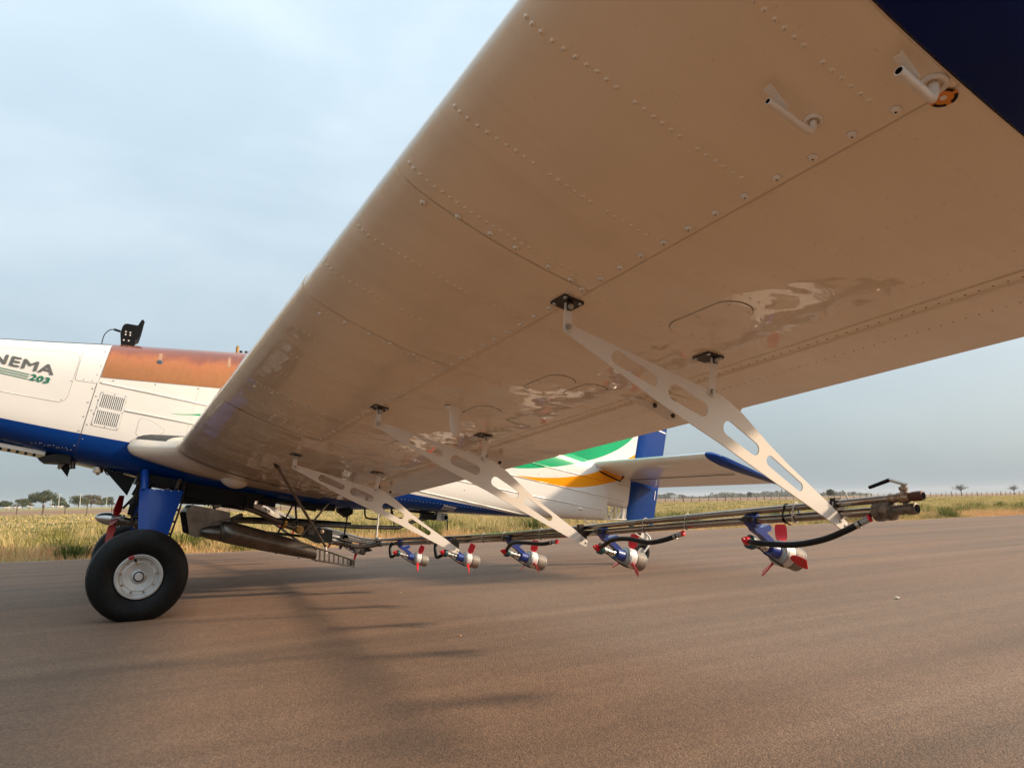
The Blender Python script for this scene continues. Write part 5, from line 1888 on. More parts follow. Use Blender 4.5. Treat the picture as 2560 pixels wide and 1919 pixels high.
# dark feed line from the pump back along the belly
YF = -0.22
def P3(x, z, y=YF):
    return (x, y, z)
plumb('feed_pipe', G().tube(smooth_path([P3(0.20, 0.80), P3(0.33, 0.826), P3(0.46, 0.822), P3(0.57, 0.812)]), 0.022, 12), M_DARKMET, 60)
for x, z, r_, l_ in [(0.46, 0.822, 0.030, 0.03), (0.50, 0.818, 0.034, 0.02), (0.535, 0.816, 0.040, 0.012)]:
    plumb('pipe_coupling', G().lathe(P3(x, z), (1, 0, -0.12), [(0, r_ - 0.004), (0.003, r_), (l_, r_), (l_ + 0.003, r_ - 0.004)], 16), M_DARKMET)
plumb('valve_housing', G().lathe(P3(0.600, 0.800), (0, -1, 0), [(-0.05, 0.030), (0.0, 0.042), (0.05, 0.044), (0.056, 0.040)], 20), M_DARKMET)
plumb('valve_stem', G().tube([P3(0.585, 0.77, YF - 0.03), P3(0.575, 0.715, YF - 0.04)], 0.013, 10), M_STEELDK)
plumb('valve_stem', G().tube([P3(0.575, 0.725, YF - 0.04), P3(0.62, 0.695, YF - 0.03), P3(0.66, 0.70, YF - 0.02)], 0.010, 8), M_STEELDK)
plumb('feed_pipe', G().tube([P3(0.64, 0.797), P3(0.72, 0.785), P3(0.82, 0.765)], 0.031, 14), M_HOSE, 60)
for x, z in [(0.665, 0.795), (0.69, 0.791), (0.80, 0.77), (0.825, 0.764)]:
    plumb('hose_clip', G().lathe(P3(x, z), (1, 0, -0.18), [(0, 0.035), (0.012, 0.035)], 16), M_STEELDK)
plumb('feed_pipe', G().tube(smooth_path([P3(0.83, 0.763), P3(0.95, 0.715), P3(1.06, 0.662), P3(1.16, 0.612)]), 0.024, 14), M_DARKMET, 60)
plumb('ochre_coupling', G().lathe(P3(1.165, 0.610), (1, 0, -0.45), [(0, 0.028), (0.004, 0.036), (0.035, 0.038), (0.04, 0.030)], 16), M_YELFIT)
plumb('feed_pipe', G().tube([P3(1.19, 0.598), P3(1.30, 0.556)], 0.026, 14), M_DARKMET, 60)
plumb('ochre_disc', G().lathe(P3(1.315, 0.548), (0.35, -1, 0), [(-0.03, 0.026), (0.0, 0.036), (0.03, 0.038), (0.034, 0.034)], 18), M_YELFIT)
plumb('pump_block', G().prism([[(1.36, 0.585), (1.62, 0.535), (1.62, 0.43), (1.50, 0.42), (1.37, 0.49)]], lambda u, v, w: Vector((u, YF + 0.05 + w, v)), 0.16), M_BLACK, 0)
plumb('block_tag', G().prism([[(1.39, 0.565), (1.455, 0.55), (1.45, 0.495), (1.395, 0.51)]], lambda u, v, w: Vector((u, YF - 0.033 + w, v)), 0.004), M_STEELDK, 0)
plumb('copper_plug', G().lathe((1.52, YF - 0.03, 0.525), (0, -1, 0), [(0, 0.022), (0.012, 0.02), (0.016, 0.008)], 8), M_BRASS)
for dz, ln in ((0.0, 0.15), (-0.035, 0.16)):
    plumb('chrome_strainer', G().lathe((1.60, YF - 0.01, 0.487 + dz), (1, 0, -0.26), [(0, 0.016), (0.01, 0.018), (ln, 0.018), (ln + 0.01, 0.012)], 14), M_GREYAL)
plumb('pipe_mouth', G().lathe((1.735, YF - 0.03, 0.462), (0.1, -1, 0), [(-0.05, 0.030), (0.02, 0.032), (0.024, 0.028), (0.0, 0.026)], 18, cap=False), M_DARKMET)
plumb('pipe_mouth_bore', G().lathe((1.735, YF - 0.032, 0.462), (0.1, -1, 0), [(0, 0.027), (0.001, 0.026)], 18), M_HOLE)
plumb('boom_feed', G().tube(smooth_path([(1.68, YF, 0.43), (1.76, YF - 0.01, 0.40), (1.86, YF - 0.03, 0.375), (1.96, YF - 0.06, 0.378), (XB, -0.32, 0.395)]), 0.022, 14), M_DARKMET, 60)
for x, z, r_ in [(1.74, 0.41, 0.034), (1.765, 0.402, 0.036), (1.79, 0.395, 0.033), (1.95, 0.378, 0.03)]:
    plumb('boom_union', G().lathe((x, YF - 0.015, z), (1, -0.1, -0.25), [(0, r_ - 0.004), (0.003, r_), (0.016, r_), (0.019, r_ - 0.004)], 16), M_DARKMET)
for x in (1.80, 1.845):
    plumb('chrome_bolt', G().tube([(x - 0.12, YF - 0.06, 0.455), (x, YF - 0.06, 0.42)], 0.007, 8), M_STEELDK)
plumb('drain_plug', G().lathe((1.92, YF - 0.06, 0.345), (1, 0, -0.1), [(0, 0.016), (0.05, 0.016), (0.052, 0.010), (0.07, 0.010)], 10), M_BLACK)
for sg in (-1,):
    for (y, z, r_) in [(-0.255, 0.430, 0.024), (-0.34, 0.396, 0.027)]:
        plumb('boom_joint', G().lathe((XB, y, z), (0, -1, 0.055), [(-0.012, 0.016), (-0.01, r_), (0.025, r_), (0.028, 0.017)], 16), M_DARKMET)
plumb('crossover_pipe', G().tube([(XB, -0.31, 0.392), (XB, 0.31, 0.392)], 0.0162, 14), M_STEEL, 60)
plumb('crossover_pipe', G().tube([(XB - 0.006, -0.21, 0.425), (XB - 0.006, 0.21, 0.425)], 0.0132, 14), M_STEEL, 60)
# long black rail under the belly, cranked up to the camera at its rear
plumb('belly_rail', G().tube([(0.45, 0.0, 0.675), (0.82, 0.0, 0.640), (1.40, 0.0, 0.595), (1.963, 0.0, 0.548), (2.36, 0.0, 0.528), (2.55, 0.0, 0.595), (2.76, 0.0, 0.63)], 0.020, 14), M_DARKMET, 60)
plumb('belly_rail', G().tube([(0.80, 0.10, 0.665), (1.40, 0.10, 0.63), (1.9, 0.10, 0.58)], 0.014, 12), M_BLACK, 60)
plumb('belly_rail', G().tube([(1.03, -0.1, 0.535), (1.45, -0.12, 0.475), (1.80, -0.15, 0.41)], 0.012, 10), M_BLACK, 60)
plumb('belly_shade_block', G().prism([[(0.22, 1.02), (0.22, 0.90), (0.36, 0.80), (0.80, 0.775), (0.98, 0.84), (0.98, 0.95)]], lambda u, v, w: Vector((u, w, v)), 0.62), M_BLACK, 20)  # black block added to stand for the deep shade under the belly
plumb('belly_shade_box', G().box((1.30, 0, 0.815), (0.70, 0.50, 0.09), Matrix.Rotation(R(10), 3, 'Y')), M_BLACK, 0)  # added black box carrying the belly shade further aft
plumb('leg_top_shade_box', G().box((0.15, 0, 0.985), (0.36, 0.86, 0.07), Matrix.Rotation(R(11), 3, 'Y')), M_BLACK, 0)  # added black box standing for the dark hollow above the gear legs
# V struts and hangers
for a, b, r_, m_ in [((1.25, -0.3, 0.80), (1.113, -0.3, 0.522), 0.008, M_BLACK), ((1.575, -0.30, 0.80), (1.318, -0.30, 0.492), 0.010, M_DARKMET), ((1.79, -0.2, 0.76), (1.745, -0.2, 0.47), 0.008, M_BLACK),
                     ((0.797, -1.671, 1.075), (1.49, -0.50, 0.405), 0.0115, M_DARKMET), ((2.065, -0.26, 0.70), (2.045, -0.25, 0.435), 0.008, M_STRUT), ((0.797, 1.671, 1.075), (1.49, 0.50, 0.405), 0.0115, M_DARKMET), ((1.27, -0.25, 0.80), (1.29, -0.25, 0.60), 0.010, M_BLACK)]:
    plumb('brace_rod', G().tube([a, b], r_, 10), m_, 60)
plumb('rod_end', G().tube([(1.485, -0.505, 0.41), (1.505, -0.49, 0.36), (1.50, -0.49, 0.345)], 0.010, 8), M_STRUT, 60)
plumb('rod_end', G().lathe((0.797, -1.671, 1.085), (0.4, 0.6, -1), [(0, 0.022), (0.012, 0.02), (0.02, 0.014), (0.05, 0.013)], 10), M_STEELDK, 40)
plumb('hex_stop', G().prism([[(1.722, 0.775), (1.872, 0.765), (1.874, 0.68), (1.81, 0.645), (1.735, 0.70)]], lambda u, v, w: Vector((u, 0.0 + w, v)), 0.10), M_BLACK, 0)
for x in (1.95, 2.22):
    plumb('belly_handle', G().tube(smooth_path([(x, -0.18, 0.72), (x + 0.005, -0.18, 0.66), (x + 0.03, -0.18, 0.635), (x + 0.12, -0.18, 0.625), (x + 0.15, -0.18, 0.65), (x + 0.155, -0.18, 0.71)]), 0.009, 8), M_BLACK, 60)
plumb('control_link', G().prism([rounded([(0.66, 0.66), (0.79, 0.715), (0.81, 0.70), (0.80, 0.675), (0.68, 0.625), (0.655, 0.635)], 0.012, 3)], lambda u, v, w: Vector((u, -0.36 + w, v)), 0.006), M_STEELDK, 0)
# rear camera box
CB = plumb('camera_box', G().box((2.82, -0.02, 0.628), (0.115, 0.09, 0.078), Matrix.Rotation(R(9), 3, 'Y')), M_GREYAL, 0)
G().lathe((2.85, -0.065, 0.618), (0.05, -1, 0), [(0, 0.033), (0.022, 0.033), (0.024, 0.024), (0.01, 0.022)], 20, cap=False).obj('lens_barrel', M_GREYAL, SPR, 40)
G().lathe((2.85, -0.075, 0.618), (0.05, -1, 0), [(0, 0.024), (0.002, 0.022)], 20).obj('lens', M_HOLE, SPR)
plumb('camera_bracket', G().box((2.68, -0.01, 0.632), (0.16, 0.06, 0.06), Matrix.Rotation(R(9), 3, 'Y')), M_BLACK, 0)
plumb('camera_bracket', G().box((2.60, 0.0, 0.68), (0.30, 0.05, 0.03), Matrix.Rotation(R(9), 3, 'Y')), M_BLACK, 0)
plumb('drop_antenna', G().tube([(2.90, -0.02, 0.62), (2.897, -0.02, 0.485)], 0.0065, 8), M_BLACK, 60)
plumb('drop_antenna', G().tube([(2.60, 0.0, 0.62), (2.60, 0.0, 0.50)], 0.005, 8), M_BLACK, 60)
plumb('rail_link', G().tube([(2.30, 0.0, 0.70), (2.32, 0.0, 0.53)], 0.006, 8), M_BLACK, 60)
# flap actuator clutter under the fuselage
for (x, y, z, sx_, sz_) in [(1.02, -0.26, 0.80, 0.14, 0.06), (1.42, -0.2, 0.75, 0.10, 0.06), (0.86, -0.30, 0.80, 0.08, 0.07), (0.40, -0.34, 0.87, 0.12, 0.05)]:
    plumb('belly_fitting', G().box((x, y, z), (sx_, 0.08, sz_), Matrix.Rotation(R(11), 3, 'Y')), M_BLACK, 0)

# ------------------------------------------------------------------ loose stones on the strip
def stone(x, y, r, col, label):
    g = G()
    V, F = [], []
    n = 8
    for i in range(5):
        a = -math.pi / 2 + math.pi * i / 4
        for j in range(n):
            t = 2 * math.pi * j / n
            k = 1 + random.uniform(-0.18, 0.18)
            V.append((x + r * math.cos(a) * math.cos(t) * k, y + r * 0.8 * math.cos(a) * math.sin(t) * k, r * 0.5 + r * 0.55 * math.sin(a)))
    for i in range(4):
        for j in range(n):
            F.append((i * n + j, i * n + (j + 1) % n, i * n + n + (j + 1) % n, i * n + n + j))
    g.add(V, F)
    tag(g.obj('pebble', mat('pebble_stone', col, 0.8), None, 0), label, 'pebble', 'loose pebbles on the runway')


stone(5.0, -3.558, 0.020, (0.55, 0.47, 0.38), 'pale pebble on the open runway right of the outermost atomizer')
stone(1.62, -3.0, 0.010, (0.45, 0.22, 0.13), 'tiny reddish pebble on the runway below the wing middle')
stone(2.05, -0.9, 0.010, (0.5, 0.42, 0.34), 'tiny pale pebble on the runway below the boom joint')

# ------------------------------------------------------------------ fence
M_POST = mat('weathered_post', (0.15, 0.11, 0.08), 0.9)
FENCE = tag(empty('pasture_fence', (0, 96, 0)), 'long wire fence of thin wooden posts across the field', 'fence')
pm = G().tube([(0, 0, -0.3), (0.01, 0, 0.6), (0, 0.01, 1.15)], [0.07, 0.065, 0.06], 7).mesh('post', M_POST, 40)
pm2 = G().tube([(0, 0, -0.3), (-0.03, 0, 0.6), (0.04, 0.01, 1.32)], [0.12, 0.11, 0.095], 7).mesh('post', M_POST, 40)
FX = [-42 + 2.35 * i for i in range(150)]
for i, x in enumerate(FX):
    big_ = i % 5 == 0
    xx = x + random.uniform(-0.25, 0.25); yy_ = 96 + 3 * math.sin(x * 0.012)
    o = link('post', pm2 if big_ else pm, FENCE, (xx, yy_ - 96, float(terr(xx, yy_))))
    o.rotation_euler = (random.uniform(-.06, .06), random.uniform(-.07, .07), random.uniform(0, 6))
    s_ = random.uniform(0.85, 1.12); o.scale = (1, 1, s_)
M_WIRE = mat('rusty_wire', (0.14, 0.10, 0.08), 0.7, 0.5)
for z in (0.35, 0.65, 0.95):
    G().tube([(x, 3 * math.sin(x * 0.012), z + float(terr(x, 96)) - 0.02 * (i % 2)) for i, x in enumerate(FX)], 0.010, 4).obj('wire', M_WIRE, FENCE, 0)

# ------------------------------------------------------------------ trees
M_BARK = mat('bark', (0.10, 0.075, 0.055), 0.95)


def leaf_mat(name, a, b):
    m = mat(name, a, 0.8)
    at = nodes(m)[0].new('ShaderNodeAttribute'); at.attribute_name = 'tint'
    setc(m, ramp(m, at.outputs['Fac'], [(0.0, a), (1.0, b)]))
    return m


LEAF = {'dark': leaf_mat('leaf_dark', (0.035, 0.050, 0.020), (0.085, 0.10, 0.040)),
        'mid': leaf_mat('leaf_mid', (0.060, 0.075, 0.028), (0.13, 0.14, 0.055)),
        'dry': leaf_mat('leaf_dry', (0.11, 0.085, 0.050), (0.20, 0.155, 0.085))}


def leaf_mesh(name, cen, nrm_bias, size, m):
    """many small leaf-clump faces at the given centres"""
    n = len(cen)
    d1 = RNG.normal(size=(n, 3)); d1 /= np.linalg.norm(d1, axis=1)[:, None]
    d2 = RNG.normal(size=(n, 3)); d2 -= (d1 * d2).sum(1)[:, None] * d1; d2 /= np.linalg.norm(d2, axis=1)[:, None]
    s = size * RNG.uniform(0.5, 1.3, n)[:, None]
    V = np.concatenate([cen - d1 * s * .5 - d2 * s * .35, cen + d1 * s * .5 - d2 * s * .25, cen + d1 * s * .35 + d2 * s * .45, cen - d1 * s * .4 + d2 * s * .3], 1).reshape(-1, 3)
    me = bpy.data.meshes.new(name)
    me.vertices.add(4 * n); me.vertices.foreach_set('co', V.ravel())
    me.loops.add(4 * n); me.loops.foreach_set('vertex_index', np.arange(4 * n, dtype=np.int32))
    me.polygons.add(n); me.polygons.foreach_set('loop_start', np.arange(0, 4 * n, 4, dtype=np.int32))
    me.polygons.foreach_set('loop_total', np.full(n, 4, dtype=np.int32))
    at = me.attributes.new('tint', 'FLOAT', 'FACE'); at.data.foreach_set('value', RNG.uniform(0, 1, n).astype(np.float32))
    me.materials.append(m); me.update(); me.validate()
    return me


def tree(name, label, pos, H, Wd, kind='dark', shape='round', dens=1.0, group=None, trunk_h=0.3):
    x, y = pos; z = float(terr(x, y)) - 0.1
    t = tag(empty(name, (x, y, z)), label, 'tree', group)
    # trunk and limbs
    g = G()
    th = H * trunk_h
    g.tube(smooth_path([(0, 0, 0), (0.1 * random.uniform(-1, 1), 0, th * 0.5), (0, 0, th)]), [H * 0.035 * (1 - 0.35 * i / 12) for i in range(13)], 8)
    limbs = []
    nl = 9 if shape != 'round' else 7
    for k in range(nl):
        a = 2 * math.pi * k / nl + random.uniform(-.3, .3)
        rr = Wd * random.uniform(0.24, 0.42)
        zz = H * (random.uniform(0.66, 0.82) if shape == 'umbrella' else random.uniform(0.5, 0.85))
        e = (rr * math.cos(a), rr * math.sin(a), zz)
        P = smooth_path([(0, 0, th * 0.92), (e[0] * 0.3, e[1] * 0.3, th + (zz - th) * 0.55), e], 4)
        g.tube(P, [H * 0.018 * (1 - 0.8 * i / (len(P) - 1)) for i in range(len(P))], 6)
        limbs.append(e)
        for q in range(3):
            b = random.uniform(-.9, .9)
            e2 = (e[0] + Wd * 0.12 * math.cos(a + b), e[1] + Wd * 0.12 * math.sin(a + b), min(H * 0.98, e[2] + H * random.uniform(0.04, 0.16)))
            g.tube([P[-3], e2], [H * 0.006, H * 0.002], 5)
    g.obj('trunk', M_BARK, t, 60)
    # crown: leaf clumps gathered in uneven puffs
    puffs = []
    np_ = 46 if shape == 'umbrella' else 26
    for k in range(np_):
        a = random.uniform(0, 6.283); q = math.sqrt(random.uniform(0, 1))
        if shape == 'umbrella':
            pz = H * (0.42 + 0.50 * (1 - q ** 2.2) * random.uniform(0.45, 1.0) + 0.06 * random.random()); rr = Wd * 0.45 * q
            pr = Wd * random.uniform(0.075, 0.12)
        else:
            pz = H * random.uniform(0.28, 0.86); f = math.sqrt(max(0.05, 1 - ((pz / H - 0.52) / 0.5) ** 2)); rr = Wd * 0.40 * q * f
            pr = Wd * random.uniform(0.10, 0.18)
        puffs.append((rr * math.cos(a), rr * math.sin(a), pz, pr))
    cen = []
    for px, py, pz, pr in puffs:
        m_ = int(95 * dens)
        d = RNG.normal(size=(m_, 3)); d /= np.linalg.norm(d, axis=1)[:, None]
        r_ = pr * RNG.uniform(0.35, 1.08, m_) ** 0.6
        c_ = np.array([px, py, pz]) + d * r_[:, None] * np.array([1.15, 1.15, 0.72])
        cen.append(c_)
    cen = np.concatenate(cen)
    link('crown', leaf_mesh('crown', cen, 0, max(0.28, H * 0.055), LEAF[kind]), t)
    return t


def bare_tree(name, label, pos, H, Wd):
    x, y = pos; z = float(terr(x, y)) - 0.1
    t = tag(empty(name, (x, y, z)), label, 'tree', 'bare trees on the right horizon')
    g = G(); gb = G()
    g.tube([(0, 0, 0), (0.08, 0, H * 0.25), (0, 0, H * 0.5)], [H * 0.035, H * 0.028, H * 0.022], 7)
    for k in range(15):
        a = 2 * math.pi * k / 15 * 2.3 + random.uniform(-.2, .2)
        q_ = (0.25 + 0.75 * ((k * 7) % 15) / 14)
        e = Vector((Wd * 0.38 * q_ * math.cos(a), Wd * 0.38 * q_ * math.sin(a), H * (0.90 - 0.30 * q_ ** 2) * random.uniform(0.94, 1.0)))
        P = smooth_path([(0, 0, H * 0.42), tuple(e * 0.5 + Vector((0, 0, H * 0.22))), tuple(e)], 4)
        g.tube(P, [H * 0.016 * (1 - 0.75 * i / (len(P) - 1)) for i in range(len(P))], 5)
        for q in range(7):
            s0 = P[random.randrange(3, len(P))]
            e2 = s0 + Vector((random.uniform(-1, 1) * Wd * 0.13, random.uniform(-1, 1) * Wd * 0.13, H * random.uniform(-0.05, 0.12)))
            e2.z = min(e2.z, H)
            gb.tube([s0, e2], [H * 0.007, H * 0.003], 4)
            for _ in range(3):
                gb.tube([s0.lerp(e2, random.uniform(.4, 1)), e2 + Vector((random.uniform(-1, 1) * Wd * 0.08, random.uniform(-1, 1) * Wd * 0.08, H * random.uniform(-0.02, 0.07)))], [H * 0.005, H * 0.002], 4)
    g.obj('trunk', M_BARK, t, 60)
    gb.obj('crown', M_BARK, t, 60)
    return t


def far(dx, dy, d):
    return (CAM.x + dx * d, CAM.y + dy * d)


LG = 'trees on the left horizon'
tree('spreading_tree', 'big umbrella-crowned tree on the left horizon', far(-0.064, 0.998, 350), 7.2, 14.0, 'dark', 'umbrella', 1.3, LG)
tree('low_tree', 'low dark tree at the far left edge', far(-0.099, 0.995, 340), 3.3, 6.4, 'dark', 'round', 1.0, LG, 0.2)
tree('low_tree', 'shaggy dark tree just left of the big umbrella tree', far(-0.084, 0.996, 345), 4.2, 6.2, 'mid', 'round', 1.0, LG, 0.2)
tree('dry_tree', 'half-bare brownish tree touching the big umbrella tree', far(-0.0765, 0.997, 365), 4.2, 4.5, 'dry', 'round', 0.4, LG, 0.2)
tree('low_tree', 'small dark tree right of the umbrella tree behind the poles', far(-0.049, 0.999, 370), 3.9, 6.6, 'mid', 'round', 1.0, LG, 0.2)
tree('bush_tree', 'tiny round bush in the gap between the two tree groups', far(-0.0405, 0.999, 350), 1.6, 2.4, 'mid', 'round', 0.7, LG, 0.1)
tree('round_tree', 'broad round green tree opening the second group', far(-0.0285, 0.9996, 350), 5.2, 8.2, 'mid', 'round', 1.4, LG, 0.15)
tree('round_tree', 'tallest pale-topped tree of the second group', far(-0.0155, 0.9999, 365), 6.4, 8.0, 'dry', 'round', 1.2, LG, 0.15)
tree('round_tree', 'mid-sized tree between pale-topped tree and blue-green tree', far(-0.0040, 1.0, 400), 5.0, 6.0, 'mid', 'round', 1.0, LG, 0.15)
tree('round_tree', 'dark blue-green tree ending the second group by the red fan', far(0.0035, 1.0, 430), 5.8, 5.4, 'dark', 'round', 1.1, LG, 0.15)
RG = 'lone trees on the right horizon'
tree('lone_tree', 'small ragged dark tree on the horizon below the tailplane', far(0.746, 0.666, 620), 5.4, 4.6, 'dark', 'round', 0.8, RG, 0.2)
tree('lone_tree', 'round grey-green tree on the horizon beside the rudder', far(0.672, 0.740, 1300), 11.0, 20.0, 'dark', 'round', 1.0, RG, 0.15)
tree('lone_tree', 'compact dark tree on the horizon behind the strut tip', far(0.808, 0.589, 430), 4.6, 5.2, 'dark', 'round', 1.2, RG, 0.2)
bare_tree('bare_tree', 'leafless umbrella-shaped tree on the right horizon', far(0.883, 0.469, 300), 4.4, 6.4)
bare_tree('bare_tree', 'thin leafless tree at the far right edge', far(0.906, 0.423, 330), 4.0, 5.0)
bare_tree('bare_tree', 'small leafless tree on the horizon above the boom end', far(0.823, 0.568, 480), 3.4, 5.0)

# distant wood on the right horizon
cen = []
for k in range(420):
    u = random.uniform(0, 1)
    dxy = Vector((0.655 + 0.24 * u, 0)).x
    dd = random.uniform(1500, 1900)
    an = math.atan2(0.75, 0.655) + (math.atan2(0.56, 0.83) - math.atan2(0.75, 0.655)) * u
    hh = 12 * (0.55 + 0.45 * math.sin(u * 17 + 1) * math.sin(u * 7)) * random.uniform(0.6, 1.15)
    c0 = np.array([CAM.x + math.cos(an) * dd, CAM.y + math.sin(an) * dd, hh * 0.5])
    m_ = 26
    d = RNG.normal(size=(m_, 3)) * np.array([7, 7, hh * 0.28])
    cen.append(c0 + d)
cen = np.concatenate(cen); cen[:, 2] = np.clip(cen[:, 2], 0.3, 22)
tag(link('distant_wood', leaf_mesh('distant_wood', cen, 0, 4.5, LEAF['dark'])), 'far belt of woodland fading into haze on the right horizon', 'wood', kind='stuff')

# farm building far off
FB = tag(empty('farm_building', (*far(0.6765, 0.7365, 900), 0)), 'tiny white farm building beside the round tree on the horizon', 'building')
M_LIME = mat('limewash', (0.75, 0.73, 0.70), 0.8)
g = G().box((0, 0, 1.4), (9, 6, 2.9)); g.obj('wall', M_LIME, FB, 0)
g = G().prism([[(-5, 2.8), (5, 2.8), (4.2, 4.4), (-4.2, 4.4)]], lambda u, v, w: Vector((u, w, v)), 6.6); rf = g.obj('roof', M_LIME, FB, 0)
for x in (-3, 3):
    G().box((x, -3.02, 1.5), (1.2, 0.1, 1.2)).obj('window', M_HOLE, FB, 0)
FB.rotation_euler = (0, 0, R(-42))

# utility poles
M_CONC = mat('pale_concrete', (0.55, 0.53, 0.50), 0.9)
pole_mesh = G().tube([(0, 0, -0.4), (0, 0, 6.5)], [0.17, 0.11], 8).mesh('pole', M_CONC, 60)
arm_mesh = G().box((0, 0, 6.1), (1.7, 0.12, 0.12)).mesh('crossarm', M_CONC, 0)
ins_mesh = G().lathe((0, 0, 6.16), (0, 0, 1), [(0, 0.05), (0.06, 0.07), (0.16, 0.05)], 8).mesh('insulator', M_CONC, 40)
for dx, dy, d, lab, sc in [(-0.0560, 0.9984, 290, 'pale utility pole in front of the umbrella tree, leftmost of four', 0.50), (-0.0487, 0.9988, 300, 'tall pale utility pole right of the umbrella tree, second of four', 0.80), (-0.0272, 0.9996, 300, 'pale utility pole in front of the round green tree, third of four', 0.78), (0.0005, 1.0, 330, 'thin pale utility pole nearest the blue gear leg, last of four', 0.66)]:
    x, y = far(dx, dy, d)
    p = tag(empty('utility_pole', (x, y, float(terr(x, y)))), lab, 'utility pole', 'utility poles behind the fence')
    p.scale = (sc, sc, sc)
    link('pole', pole_mesh, p); link('crossarm', arm_mesh, p)
    for q in (-0.75, 0.0, 0.75):
        link('insulator', ins_mesh, p, (q, 0, 0))

# cattle
M_COW = mat('white_hide', (0.50, 0.46, 0.41), 0.85)


def cow_mesh():
    g = G()
    # trunk: lofted rings along the back, deep chest, humped withers
    rings = [(-0.98, 1.12, 0.05, 0.06), (-0.92, 1.10, 0.20, 0.24), (-0.70, 1.06, 0.29, 0.33), (-0.30, 0.99, 0.34, 0.37), (0.10, 0.97, 0.34, 0.38), (0.45, 1.00, 0.30, 0.42), (0.66, 1.09, 0.24, 0.42), (0.86, 1.15, 0.17, 0.27), (1.02, 1.17, 0.12, 0.18), (1.16, 1.14, 0.115, 0.15), (1.32, 1.02, 0.09, 0.11), (1.46, 0.90, 0.065, 0.075), (1.50, 0.87, 0.03, 0.04)]
    n = 10
    V, F = [], []
    for x, z, hy, hz in rings:
        for j in range(n):
            a = 2 * math.pi * j / n
            V.append((x, hy * math.cos(a), z + hz * math.sin(a) + (0.10 if x == 0.66 and math.sin(a) > 0.8 else 0)))
    for i in range(len(rings) - 1):
        for j in range(n):
            F.append((i * n + j, i * n + (j + 1) % n, i * n + n + (j + 1) % n, i * n + n + j))
    g.add(V, F)
    for sg in (-1, 1):
        g.tube([(0.55, sg * 0.17, 0.85), (0.56, sg * 0.17, 0.45), (0.54, sg * 0.17, 0.22), (0.55, sg * 0.17, 0.0)], [0.12, 0.065, 0.05, 0.06], 7)
        g.tube([(-0.74, sg * 0.18, 0.95), (-0.62, sg * 0.18, 0.62), (-0.80, sg * 0.18, 0.36), (-0.76, sg * 0.18, 0.0)], [0.17, 0.10, 0.05, 0.06], 7)
        g.tube([(1.12, sg * 0.09, 1.22), (1.08, sg * 0.25, 1.19)], [0.05, 0.02], 6)
        g.tube([(1.17, sg * 0.06, 1.27), (1.18, sg * 0.13, 1.40)], [0.025, 0.008], 6)
    g.tube([(-0.97, 0, 1.18), (-1.04, 0, 0.9), (-1.03, 0, 0.5)], [0.03, 0.02, 0.03], 6)
    return g.mesh('cow', M_COW, 60)


cm = cow_mesh()
for dx, dy, d, rz, lab in [(-0.0985, 0.9951, 225, 8, 'white cow at the far left edge, leftmost of the herd'), (-0.0885, 0.9961, 210, 190, 'white cow below the shaggy dark tree'), (-0.0770, 0.9970, 255, 170, 'white cow grazing left of the umbrella tree trunk'), (-0.0545, 0.9985, 262, 80, 'white cow facing away beside the leftmost utility pole'), (-0.0475, 0.9989, 235, 15, 'white cow right of the tall utility pole, rightmost of the herd')]:
    x, y = far(dx, dy, d)
    o = tag(link('cow', cm, None, (x, y, float(terr(x, y)))), lab, 'cow', 'white cattle beyond the fence')
    o.rotation_euler = (0, 0, R(rz)); o.scale = (0.8, 0.8, 0.8)

# ------------------------------------------------------------------ grass
def grass_mat(name, stops, sc):
    m = mat(name, stops[0][1], 0.7)
    at = nodes(m)[0].new('ShaderNodeAttribute'); at.attribute_name = 'tint'
    nz = noise(m, sc, 4, 0.6, 'World', (0.6, 1.0, 0.05))
    v = mth(m, 'ADD', mth(m, 'MULTIPLY', mth(m, 'SUBTRACT', nz.outputs['Fac'], 0.5), 2.9), mth(m, 'ADD', 0.58, mth(m, 'MULTIPLY', mth(m, 'SUBTRACT', at.outputs['Fac'], 0.5), 0.75)))
    setc(m, ramp(m, v, stops))
    b = nodes(m)[2]
    b.inputs['Specular IOR Level'].default_value = 0.25
    # thin blades let some light through
    N, L, _ = nodes(m)
    tr = N.new('ShaderNodeBsdfTranslucent'); mx = N.new('ShaderNodeMixShader'); mx.inputs[0].default_value = 0.3
    out = [n for n in N if n.type == 'OUTPUT_MATERIAL'][0]
    for l in list(L):
        if l.to_socket == b.inputs['Base Color']:
            L.new(l.from_socket, tr.inputs['Color'])
    L.new(b.outputs[0], mx.inputs[1]); L.new(tr.outputs[0], mx.inputs[2]); L.new(mx.outputs[0], out.inputs['Surface'])
    return m


STOPS = [(0.05, (0.085, 0.11, 0.025)), (0.30, (0.18, 0.19, 0.045)), (0.45, (0.42, 0.33, 0.11)), (0.68, (0.60, 0.44, 0.18)), (0.95, (0.68, 0.51, 0.26))]
M_GRASS = grass_mat('tall_dry_grass', STOPS, 0.55)
M_VERGE = grass_mat('straw_verge', [(0.05, (0.16, 0.17, 0.05)), (0.30, (0.50, 0.36, 0.14)), (0.62, (0.68, 0.45, 0.22)), (0.95, (0.66, 0.34, 0.17))], 0.5)


